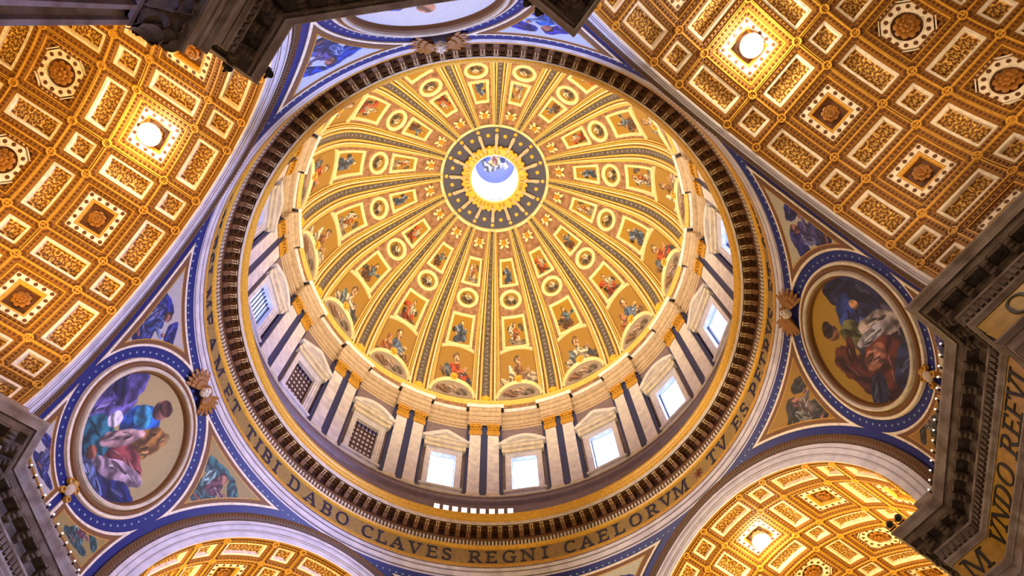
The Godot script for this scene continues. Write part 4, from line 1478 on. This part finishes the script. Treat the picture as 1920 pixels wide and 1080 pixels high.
func meridian(m: float) -> Vector2:
	var f := clampf(m / DMS, 0.0, DOME.size() - 1.001)
	var i := int(f)
	var a: Vector2 = DOME[maxi(i - 1, 0)]
	var d: Vector2 = DOME[mini(i + 2, DOME.size() - 1)]
	return DOME[i].cubic_interpolate(DOME[i + 1], a, d, f - i)


# degrees from the bay's middle, metres up the meridian, metres proud of the shell
func dome_on(x: float, m: float, z: float) -> Vector3:
	var p := meridian(m)
	var t := (meridian(m + 0.05) - meridian(m - 0.05)).normalized()
	return pol(x, p.x - t.y * z, p.y + t.x * z)


func make_dome() -> void:
	var dome := structure("dome", "gilded ribbed dome of sixteen bays with framed mosaics, round a star-ringed eye", "dome")
	var prof := []
	for i in DOME.size():
		prof.append(DOME[i] + Vector2(0.55, 0.55))
	part("outer_shell", lathe(prof, 64), M.plaster, dome)
	var on := dome_on
	# a rib: dark starry strip between gilded mouldings
	var st := begin()
	bar(st, on, -4.0, 4.0, 0.0, 33.0, -0.1, 0.18, 6, 40)
	var rib := done(st)
	st = begin()
	patch(st, on, -1.3, 1.3, 1.6, 33.0, 0.2, 2, 40)
	var strip := done(st)
	var lines := []
	for s in [-1.0, 1.0]:
		for e in [[1.35, 2.05], [2.75, 3.35], [3.6, 3.95]]:
			st = begin()
			bar(st, on, s * e[0], s * e[1], 0.3, 33.0, 0.15, 0.36 if e[0] < 3.0 else 0.28, 1, 40)
			lines.append(done(st))
	st = begin()
	for i in 34:
		var m := 2.4 + i * 0.9
		var w := 0.2 * meridian(m).x / 21.0 + 0.03
		ring(st, func(x, y, z): return dome_on(rad_to_deg(x / meridian(m).x), m + y, z), 0, 0, [Vector2(w, 0.2), Vector2(0.001, 0.27)], 4)
	var stars := done(st)
	st = begin()
	ring(st, func(x, y, z): return dome_on(rad_to_deg(x / 21.4), 0.95 + y, z), 0, 0, [Vector2(0.55, 0.1), Vector2(0.5, 0.45), Vector2(0.3, 0.6), Vector2(0.001, 0.68)], 16)
	var knob := done(st)
	# a bay: its shell, its framed pictures
	st = begin()
	patch(st, on, -7.4, 7.4, 0.0, 33.2, 0.0, 8, 48)
	var web := done(st)
	st = begin()
	for s in [-1.0, 1.0]:
		bar(st, on, s * 6.55, s * 7.15, 2.0, 33.0, 0.0, 0.12, 1, 36)
	var border := done(st)
	var k1 := rad_to_deg(1.0 / 21.4)
	# lunette
	st = begin()
	var arc_prof := [Vector2(3.02, 0.0), Vector2(2.98, 0.42), Vector2(2.84, 0.48), Vector2(2.80, 0.36), Vector2(2.66, 0.36), Vector2(2.60, 0.2)]
	var lun_on := func(x, y, z): return dome_on(x * k1, 0.7 + y * 1.5, z)
	ring(st, lun_on, 0, 0, arc_prof, 28, 1.0, 0.0, PI)
	var lunette := done(st)
	var half := PackedVector2Array()
	for i in 25:
		half.append(Vector2.from_angle(PI * i / 24) * 2.64)
	st = begin()
	plate(st, lun_on, half, 0.05, 0.22, 0.8)
	var lunette_picture := done(st)
	st = begin()
	flower(st, lun_on, 0, 3.15, 0.55, 0.4, 6, 2)
	var boss := done(st)
	# seated figure under a flat arch
	var niche := PackedVector2Array([Vector2(-6.3, 2.2), Vector2(6.3, 2.2), Vector2(6.2, 11.5)])
	for i in 9:
		var t := lerpf(6.1, -6.1, i / 8.0)
		niche.append(Vector2(t, 11.75 + 0.85 * (1.0 - pow(t / 6.1, 2))))
	niche.append(Vector2(-6.2, 11.5))
	st = begin()
	plate(st, on, niche, 0.0, 0.04, 1.6)
	var seated := done(st)
	st = begin()
	for i in 12:
		var t0 := lerpf(-6.3, 6.3, i / 12.0)
		var t1 := lerpf(-6.3, 6.3, (i + 1) / 12.0)
		var y0 := 11.8 + 0.9 * (1.0 - pow(t0 / 6.3, 2))
		var y1 := 11.8 + 0.9 * (1.0 - pow(t1 / 6.3, 2))
		for q in [[0.0, 0.0, 0.0, 0.26], [0.0, 0.26, 0.45, 0.26], [0.45, 0.26, 0.5, 0.0]]:
			quad(st, dome_on(t0, y0 + q[0], q[1]), dome_on(t1, y1 + q[0], q[1]), dome_on(t1, y1 + q[2], q[3]), dome_on(t0, y0 + q[2], q[3]))
	var arch := done(st)
	# the two framed panels, the roundel between them, the winged heads above
	var frame_prof := [Vector2(0.0, 0.0), Vector2(0.02, 0.26), Vector2(0.16, 0.30), Vector2(0.2, 0.2), Vector2(0.36, 0.2), Vector2(0.42, 0.06)]
	var low_on := func(x, y, z): return dome_on(rad_to_deg(x / 19.1), 15.9 + y, z)
	st = begin()
	rect_ring(st, low_on, 0, 0, 1.78, 2.95, frame_prof, 5)
	var low_frame := done(st)
	st = begin()
	patch(st, low_on, -1.38, 1.38, -2.55, 2.55, 0.08, 4, 8)
	var low_picture := done(st)
	var mid_on := func(x, y, z): return dome_on(rad_to_deg(x / 15.9), 21.5 + y, z)
	st = begin()
	ring(st, mid_on, 0, 0, [Vector2(1.62, 0.0), Vector2(1.58, 0.28), Vector2(1.42, 0.34), Vector2(1.30, 0.22), Vector2(1.16, 0.22), Vector2(1.08, 0.06)], 32)
	var round_frame := done(st)
	st = begin()
	disc(st, mid_on, 0, 0, 1.12, 0.1, 24)
	var round_picture := done(st)
	st = begin()
	ring(st, mid_on, 0, 0, [Vector2(2.05, 0.02), Vector2(2.0, 0.08), Vector2(1.6, 0.1)], 32)
	var round_ground := done(st)
	var high_on := func(x, y, z): return dome_on(rad_to_deg(x / 13.1) * (1.0 - 0.035 * y), 25.95 + y, z)
	st = begin()
	rect_ring(st, high_on, 0, 0, 1.20, 2.3, frame_prof, 5, 0.9)
	var high_frame := done(st)
	st = begin()
	patch(st, high_on, -0.86, 0.86, -1.92, 1.92, 0.08, 3, 6)
	var high_picture := done(st)
	var top_on := func(x, y, z): return dome_on(rad_to_deg(x / 9.4), 30.75 + y, z)
	st = begin()
	ellipsoid(st, top_on.call(0, 0, 0.25), Vector3(0.40, 0.48, 0.36), 10)
	ellipsoid(st, top_on.call(0, 0.36, 0.3), Vector3(0.32, 0.24, 0.28), 8)
	var seraph := done(st)
	st = begin()
	for s in [-1.0, 1.0]:
		for f in [[50.0, 0.95], [5.0, 0.85], [-55.0, 1.0]]:
			var dir := Vector2(s * cos(deg_to_rad(f[0])), sin(deg_to_rad(f[0])))
			var sd := dir.orthogonal()
			var rows := []
			for e in 4:
				var t := [0.15, 0.5, 0.85, 1.0][e] as float
				var w := [0.1, 0.22, 0.16, 0.02][e] as float
				var row := PackedVector3Array()
				for g in [-1.0, 0.0, 1.0]:
					var p: Vector2 = dir * t * f[1] + sd * w * g
					row.append(top_on.call(p.x, p.y, 0.12 + 0.16 * sin(t * 3.0) + (0.05 if g == 0.0 else 0.0)))
				rows.append(row)
			st.set_smooth_group(1)
			sheet(st, rows)
	var wings := done(st)
	for i in 16:
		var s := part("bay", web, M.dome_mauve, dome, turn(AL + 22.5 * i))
		part("gilded_border", border, M.dome_gold, s)
		part("lunette_frame", lunette, M.dome_cream, s)
		part("lunette_picture", lunette_picture, M.lunette, s)
		part("boss", boss, M.bright_gold, s)
		part("seated_figure", seated, M.seated[(i * 7 + 1) % 4], s)
		part("arch_band", arch, M.dome_cream, s)
		part("panel_frame", low_frame, M.dome_cream, s)
		part("angel_picture", low_picture, M.angel[(i * 5 + 2) % 4], s)
		part("roundel_ground", round_ground, M.dome_mauve, s)
		part("roundel_frame", round_frame, M.dome_cream, s)
		part("roundel_picture", round_picture, M.roundel[(i * 3) % 4], s)
		part("panel_frame", high_frame, M.dome_cream, s)
		part("angel_picture", high_picture, M.angel[(i * 3 + 1) % 4], s)
		part("seraph_head", seraph, M.gilding, s)
		part("seraph_wing", wings, M.dome_cream, s)
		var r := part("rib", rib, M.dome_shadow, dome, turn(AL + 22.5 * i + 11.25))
		part("star_strip", strip, M.strip, r)
		for l in lines:
			part("gilded_moulding", l, M.dome_cream if lines.find(l) % 3 == 1 else M.dome_gold, r)
		stuff("star", stars, M.rib_star, r)
		part("knob", knob, M.bright_gold, r)


func make_lantern() -> void:
	var l := structure("dome_eye", "round eye of the dome: dark starry ring, gold lettered collar and white lantern above", "oculus")
	part("rim_moulding", lathe([Vector2(7.95, 103.95), Vector2(7.75, 104.0), Vector2(7.62, 104.1), Vector2(7.56, 104.22), Vector2(7.54, 104.5)], 96), M.dome_cream, l)
	var ring_on := func(x, y, z): return pol(x, 6.1 + y, 104.75 - z - 0.12 * y)
	part("starry_ring", lathe([Vector2(7.6, 104.45), Vector2(4.4, 104.95)], 96), M.lapis_dark, l)
	var st := begin()
	for y in [[1.05, 0.0], [0.3, 11.25]]:
		for i in 16:
			var a: float = AL + 11.25 + 22.5 * i + y[1]
			var rr: float = 6.1 + y[0]
			ring(st, func(px, py, pz): return pol(a + rad_to_deg(px / rr), rr + py, 104.72 - pz - 0.15 * y[0]), 0, 0, [Vector2(0.36, 0.0), Vector2(0.16, 0.08), Vector2(0.001, 0.14)], 8)
	part("star", done(st), M.bright_gold, l)
	st = begin()
	var console := PackedVector2Array([Vector2(-6.6, 104.75), Vector2(-6.6, 104.4), Vector2(-6.3, 104.3), Vector2(-5.2, 104.25), Vector2(-4.6, 104.1), Vector2(-4.3, 104.1), Vector2(-4.3, 105.0)])
	prism(st, console, -0.2, 0.2, Transform3D(Basis(Vector3(0, 0, 1), Vector3(0, 1, 0), Vector3(1, 0, 0)), Vector3.ZERO))
	box(st, Vector3(0, 104.27, -6.05), Vector3(0.5, 0.1, 0.7))
	var con := done(st)
	for i in 16:
		part("console", con, M.drum_stone, l, turn(AL + 11.25 + 22.5 * i))
	part("gold_collar", lathe([Vector2(4.75, 104.9), Vector2(4.7, 104.35), Vector2(4.55, 104.2), Vector2(4.45, 104.24), Vector2(4.4, 104.3), Vector2(3.6, 104.4), Vector2(3.5, 104.34), Vector2(3.4, 104.5), Vector2(3.4, 105.2)], 96), M.bright_gold, l)
	st = begin()
	for i in 36:
		var a := 10.0 * i
		ring(st, func(px, py, pz): return pol(a + rad_to_deg(px / 4.62), 4.66 + py, 104.26 - pz), 0, 0, [Vector2(0.3, -0.2), Vector2(0.26, 0.08), Vector2(0.001, 0.16)], 6)
	part("scallop", done(st), M.bright_gold, l)
	var words := "S PETRI GLORIAE SIXTVS PP V A MDXC PONTIF V"
	for i in words.length():
		if words[i] != " ":
			var a := 180.0 + 360.0 * i / words.length()
			part("letter", letter(words[i], 0.48, 0.05), M.frame_brown, l, turn(a) * Transform3D(Basis(Vector3.RIGHT, deg_to_rad(83.0)), Vector3(0, 104.30, -4.02)))
	# the lantern's white wall, lit by an added lamp, and the little mosaic cupola
	var w := structure("wall_lantern", "white wall of the lantern, overexposed, seen through the eye of the dome", "wall")
	part("drum", lathe([Vector2(3.4, 105.1), Vector2(3.4, 116.4)], 64), M.lantern_white, w)
	part("cornice", lathe([Vector2(3.4, 116.0), Vector2(3.22, 116.2), Vector2(3.22, 116.45), Vector2(3.4, 116.5)], 64), M.lantern_white, w)
	part("outer_wall", lathe([Vector2(3.9, 104.6), Vector2(3.9, 120.5), Vector2(0.001, 121.0)], 48), M.plaster, w)
	st = begin()
	for s in [-1.0, 1.0]:
		box(st, Vector3(s * 0.22, 106.0, -3.36), Vector3(0.3, 0.8, 0.12))
	var slit := done(st)
	for i in [0, 1]:
		part("window_slit", slit, M.strip, w, turn(-6.0 + 20.0 * i))
	var c := structure("lantern_cupola", "tiny blue and gold mosaic cupola at the very top, seen through the eye", "cupola")
	st = begin()
	disc(st, func(x, y, z): return Vector3(x, 116.4 + sqrt(maxf(0.0, 3.45 * 3.45 - x * x - y * y)) * 0.8, y), 0, 0, 3.44, 0.0, 32, 1.0, 8)
	part("mosaic", done(st), M.heaven, c)
	omni(Vector3(0, 107.2, 0), Color(1.0, 1.0, 1.0), 40.0, 0.6)  # unseen lamp added in place of daylight inside the lantern


# ---------------------------------------------------------------- the dark cornices of the piers

func make_entablature(k: int) -> void:
	var xf := turn(AL + 45.0 + 90.0 * k)
	var where: String = ["with black letters MVNDO on its gold frieze, at the right edge", "with carved soffit panels, close overhead at the top edge", "at the lower left corner, under the blue medallion"][k]
	var e := structure("pier_entablature", "dark heavy stone cornice of the pier, %s" % where, "cornice", xf)
	part("cornice_lip", pier_sweep([Vector2(1.7, 31.62), Vector2(0.1, 31.55), Vector2(0.0, 31.47), Vector2(0.02, 31.36), Vector2(0.14, 31.2), Vector2(0.22, 31.02), Vector2(0.24, 30.94)]), M.grey_stone, e)
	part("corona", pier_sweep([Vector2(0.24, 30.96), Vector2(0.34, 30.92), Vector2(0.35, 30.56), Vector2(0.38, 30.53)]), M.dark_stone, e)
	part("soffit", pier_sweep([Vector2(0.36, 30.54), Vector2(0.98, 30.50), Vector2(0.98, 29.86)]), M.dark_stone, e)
	part("bed_moulding", pier_sweep([Vector2(0.98, 29.9), Vector2(0.92, 29.84), Vector2(0.92, 29.70), Vector2(1.02, 29.66), Vector2(1.04, 29.16), Vector2(0.98, 29.14), Vector2(1.0, 29.02), Vector2(1.12, 28.9), Vector2(1.14, 28.82)]), M.grey_stone, e)
	part("frieze", pier_sweep([Vector2(1.17, 28.86), Vector2(1.17, 27.34)]), M.frieze_bright if k == 0 else M.grey_stone, e)
	part("architrave", pier_sweep([Vector2(1.18, 27.36), Vector2(0.98, 27.32), Vector2(0.96, 27.2), Vector2(1.08, 27.06), Vector2(1.10, 26.96), Vector2(1.14, 26.95), Vector2(1.14, 26.45), Vector2(1.2, 26.42), Vector2(1.2, 25.95), Vector2(1.26, 25.92), Vector2(1.26, 25.5), Vector2(1.95, 25.48)]), M.grey_stone, e)
	var st := begin()
	for run in runs(1.0):
		var n := int(run.len / 0.3)
		for i in n:
			var at: Vector2 = run.from + run.dir * (run.len * (i + 0.5) / n)
			box(st, Vector3(at.x, 29.42, -at.y), Vector3(0.17, 0.42, 0.2), run.basis)
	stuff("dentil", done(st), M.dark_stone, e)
	# brackets shaped like curled leaves
	st = begin()
	var side := PackedVector2Array([Vector2(0.0, 30.52), Vector2(0.66, 30.52), Vector2(0.66, 30.44), Vector2(0.58, 30.36), Vector2(0.46, 30.34), Vector2(0.3, 30.24), Vector2(0.2, 30.02), Vector2(0.08, 29.94), Vector2(0.0, 29.96)])
	prism(st, side, -0.19, 0.19, Transform3D(Basis(Vector3(0, 0, 1), Vector3(0, 1, 0), Vector3(-1, 0, 0)), Vector3.ZERO))
	for p in [[0.55, 30.32, 0.10], [0.36, 30.24, 0.09], [0.2, 30.04, 0.1]]:
		ellipsoid(st, Vector3(0, p[1], p[0]), Vector3(0.2, p[2], 0.13), 8)
	var bracket := done(st)
	st = begin()
	var on := func(x, y, z): return Vector3(x, 30.53 - z, 0.3 + y)
	rect_ring(st, on, 0, 0, 0.40, 0.30, [Vector2(0.0, 0.0), Vector2(0.01, 0.09), Vector2(0.06, 0.1), Vector2(0.09, 0.0)], 1)
	flower(st, on, 0, 0, 0.2, 0.01, 6, 2)
	var coffer := done(st)
	st = begin()
	rect_ring(st, on, 0, -0.0, 0.40, 0.30, [Vector2(0.0, 0.0), Vector2(0.01, 0.06), Vector2(0.05, 0.06)], 1)
	for run in runs(0.98):
		var n := maxi(1, int(round(run.len / 1.24)))
		for i in n + 1:
			for half in 2:
				if half == 1 and i == n:
					continue
				var at: Vector2 = run.from + run.dir * (run.len * clampf((i + 0.5 * half), 0.18 if run.len < 4.0 else 0.0, n - (0.18 if run.len < 4.0 else 0.0)) / n)
				var p := Vector3(at.x, 0, -at.y)
				if in_frame(xf * Vector3(at.x, 30.4, -at.y)) < -60.0:
					continue
				if half == 0:
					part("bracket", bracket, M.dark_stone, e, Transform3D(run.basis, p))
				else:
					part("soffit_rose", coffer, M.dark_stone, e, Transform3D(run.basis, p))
	if k == 0:
		# the inscription on the slanting face, and the letters round its corners
		for t in [["V", -4.25], ["N", -3.1], ["D", -1.98], ["O", -0.82], ["R", 0.75], ["E", 1.75], ["F", 2.62], ["V", 3.5], ["L", 4.4]]:
			part("letter", letter(t[0], 1.12, 0.08), M.letter_black, e, Transform3D(Basis(), Vector3(t[1], 28.08, -23.45)))
		var rs := runs(1.16)
		for t in [[1, "M", 0.45], [3, "G", 0.42], [3, "E", 0.8], [4, "O", 0.085]]:
			var run = rs[t[0]]
			var at: Vector2 = run.from + run.dir * run.len * t[2]
			part("letter", letter(t[1], 1.12, 0.08), M.letter_black, e, Transform3D(run.basis, Vector3(at.x, 28.08, -at.y)))


# the straight stretches of a pier's plan at a given depth, left to right; z of the basis points off the wall
func runs(w: float) -> Array:
	var out := []
	var path := pier_path(w, 40.0)
	for i in path.size() - 1:
		var d: Vector2 = (path[i + 1] - path[i]).normalized()
		var t := Vector3(d.x, 0, -d.y)
		out.append({"from": path[i], "dir": d, "len": path[i].distance_to(path[i + 1]), "basis": Basis(t, Vector3.UP, t.cross(Vector3.UP))})
	return out


func make_near_pilaster() -> void:
	# fluted giant pilaster on the corner of the near pier, its capital under the cornice
	var xf := turn(AL + 180.0)
	var p := thing("fluted_pilaster", "bluish fluted stone pilaster with a dark carved leafy capital, top left corner", "pilaster", xf, "", "structure")
	var st := begin()
	var line := PackedVector2Array()
	# plan in (u, out): along the arm side, round the corner, along the crossing side
	var corner := Vector2(-11.43, 20.55)
	line.append(corner + Vector2(0, 2.9))
	for i in 6:
		var o := 2.75 - i * 0.46
		for f in [[0.0, 0.0], [-0.02, 0.14], [-0.16, 0.22], [-0.30, 0.14], [-0.32, 0.0]]:
			line.append(corner + Vector2(-f[1], o + f[0]))
	line.append(corner)
	for i in 5:
		var u := -0.16 - i * 0.46
		for f in [[0.0, 0.0], [-0.02, 0.14], [-0.16, 0.22], [-0.30, 0.14], [-0.32, 0.0]]:
			line.append(corner + Vector2(u + f[0], f[1]))
	line.append(corner + Vector2(-2.6, 0))
	line.append(corner + Vector2(-2.6, 0.6))
	var rows := []
	for h in [0.3, 22.3]:
		var row := PackedVector3Array()
		for q in line:
			row.append(Vector3(q.x, h, -q.y))
		rows.append(row)
	sheet(st, rows)
	part("shaft", done(st), M.grey_stone, p)
	st = begin()
	rows = []
	for l in [[0.08, 22.25], [-0.02, 22.3], [-0.02, 22.55], [0.08, 22.6], [0.06, 24.0], [-0.1, 24.7], [-0.34, 25.1]]:
		var c := corner + Vector2(-l[0], l[0]) * -1.0 * -1.0
		rows.append(PackedVector3Array([Vector3(c.x, l[1], -c.y - 2.9), Vector3(c.x, l[1], -c.y), Vector3(c.x - 2.6, l[1], -c.y)]))
	sheet(st, rows)
	part("capital_bell", done(st), M.dark_stone, p)
	st = begin()
	bevel_box(st, Vector3(-12.45, 25.3, -21.55), Vector3(3.2, 0.42, 3.2), 0.08)
	part("abacus", done(st), M.grey_stone, p)
	for tier in 2:
		st = begin()
		for i in 4:
			acanthus(st, Transform3D(Basis(Vector3(0, 0, -1), Vector3.UP, Vector3(1, 0, 0)), Vector3(corner.x, 22.6, -corner.y - 0.2 - 0.72 * i)), 0.34, 1.15 + 0.85 * tier, 0.42 + 0.12 * tier)
			acanthus(st, Transform3D(Basis(), Vector3(corner.x - 0.25 - 0.66 * i, 22.6, -corner.y)), 0.32, 1.15 + 0.85 * tier, 0.42 + 0.12 * tier)
		acanthus(st, Transform3D(Basis(Vector3.UP, PI / 4), Vector3(corner.x, 22.6, -corner.y)), 0.4, 1.2 + 0.85 * tier, 0.5)
		part("leaf_row", done(st), M.dark_stone, p)
	for v in [Vector3(0.28, 24.75, 0.28), Vector3(0.3, 24.75, -2.8), Vector3(-2.6, 24.75, 0.3)]:
		st = begin()
		ellipsoid(st, Vector3(corner.x + v.x, v.y, -corner.y + v.z), Vector3(0.34, 0.36, 0.34), 12)
		ellipsoid(st, Vector3(corner.x + v.x, v.y - 0.05, -corner.y + v.z), Vector3(0.42, 0.14, 0.42), 10)
		part("volute", done(st), M.dark_stone, p)


# ---------------------------------------------------------------- lamps along the cornices

func make_small_things() -> void:
	var st := begin()
	ellipsoid(st, Vector3(0, 0.13, 0), Vector3(0.055, 0.065, 0.055), 8)
	var globe := done(st)
	st = begin()
	ring(st, func(x, y, z): return Vector3(x, z, y), 0, 0, [Vector2(0.06, -0.1), Vector2(0.05, 0.0), Vector2(0.03, 0.06), Vector2(0.001, 0.06)], 8)
	var foot := done(st)
	for k in [0, 2]:
		var xf := turn(AL + 45.0 + 90.0 * k)
		for i in 15:
			var x := lerpf(-4.2, 4.2, i / 14.0)
			var nth: String = ["first", "second", "third", "fourth", "fifth", "sixth", "seventh", "middle", "seventh", "sixth", "fifth", "fourth", "third", "second", "first"][i]
			var from: String = "of fifteen" if i == 7 else "from the %s arch" % (["lower right", "upper right", "upper left", "lower left"][(k + (1 if i > 7 else 0)) % 4])
			var l := thing("cornice_lamp", "tiny globe lamp, %s %s, on cornice under %s medallion" % [nth, from, ["right", "", "left"][k]], "lamp", xf * Transform3D(Basis(), Vector3(x, 31.62, -22.28)), "tiny lamps along the cornice under the %s medallion" % ["right", "", "left"][k])
			part("foot", foot, M.black_metal, l)
			part("globe", globe, M.globe, l)
	# black floodlights on the cornice corners
	var cans := [[0, 18.86, 10.02, "pair of black floodlights jutting over the lower right vault, the left one"], [0, 18.9, 10.58, "pair of black floodlights jutting over the lower right vault, the right one"], [2, 18.82, -10.38, "black floodlight at the corner of the dark cornice, top left of the dome"], [2, 20.25, -9.60, "small black floodlight on the cornice edge over the upper left vault"], [1, 18.86, 12.05, "black floodlight on the top cornice beside the blue mosaic, left of two"], [1, 18.86, 11.48, "black floodlight on the top cornice beside the blue mosaic, right of two"]]
	st = begin()
	ring(st, func(x, y, z): return Vector3(x, y, -z), 0, 0, [Vector2(0.001, -0.2), Vector2(0.12, -0.2), Vector2(0.16, -0.1), Vector2(0.17, 0.2), Vector2(0.19, 0.24), Vector2(0.16, 0.24), Vector2(0.14, 0.12), Vector2(0.001, 0.1)], 18)
	var can := done(st)
	st = begin()
	for s in [-1.0, 1.0]:
		box(st, Vector3(s * 0.2, -0.14, 0.0), Vector3(0.03, 0.36, 0.05))
	box(st, Vector3(0, -0.31, 0.0), Vector3(0.43, 0.03, 0.08))
	var yoke := done(st)
	for c in cans:
		var at := arm_at(c[0], c[1], c[2], 31.85)
		var l := thing("floodlight", c[3], "floodlight", Transform3D(Basis(Vector3.UP, -deg_to_rad(AL + 90.0 * c[0])), at))
		part("can", can, M.black_metal, l, Transform3D(Basis(Vector3.RIGHT, deg_to_rad(50.0)), Vector3.ZERO))
		part("yoke", yoke, M.black_metal, l)
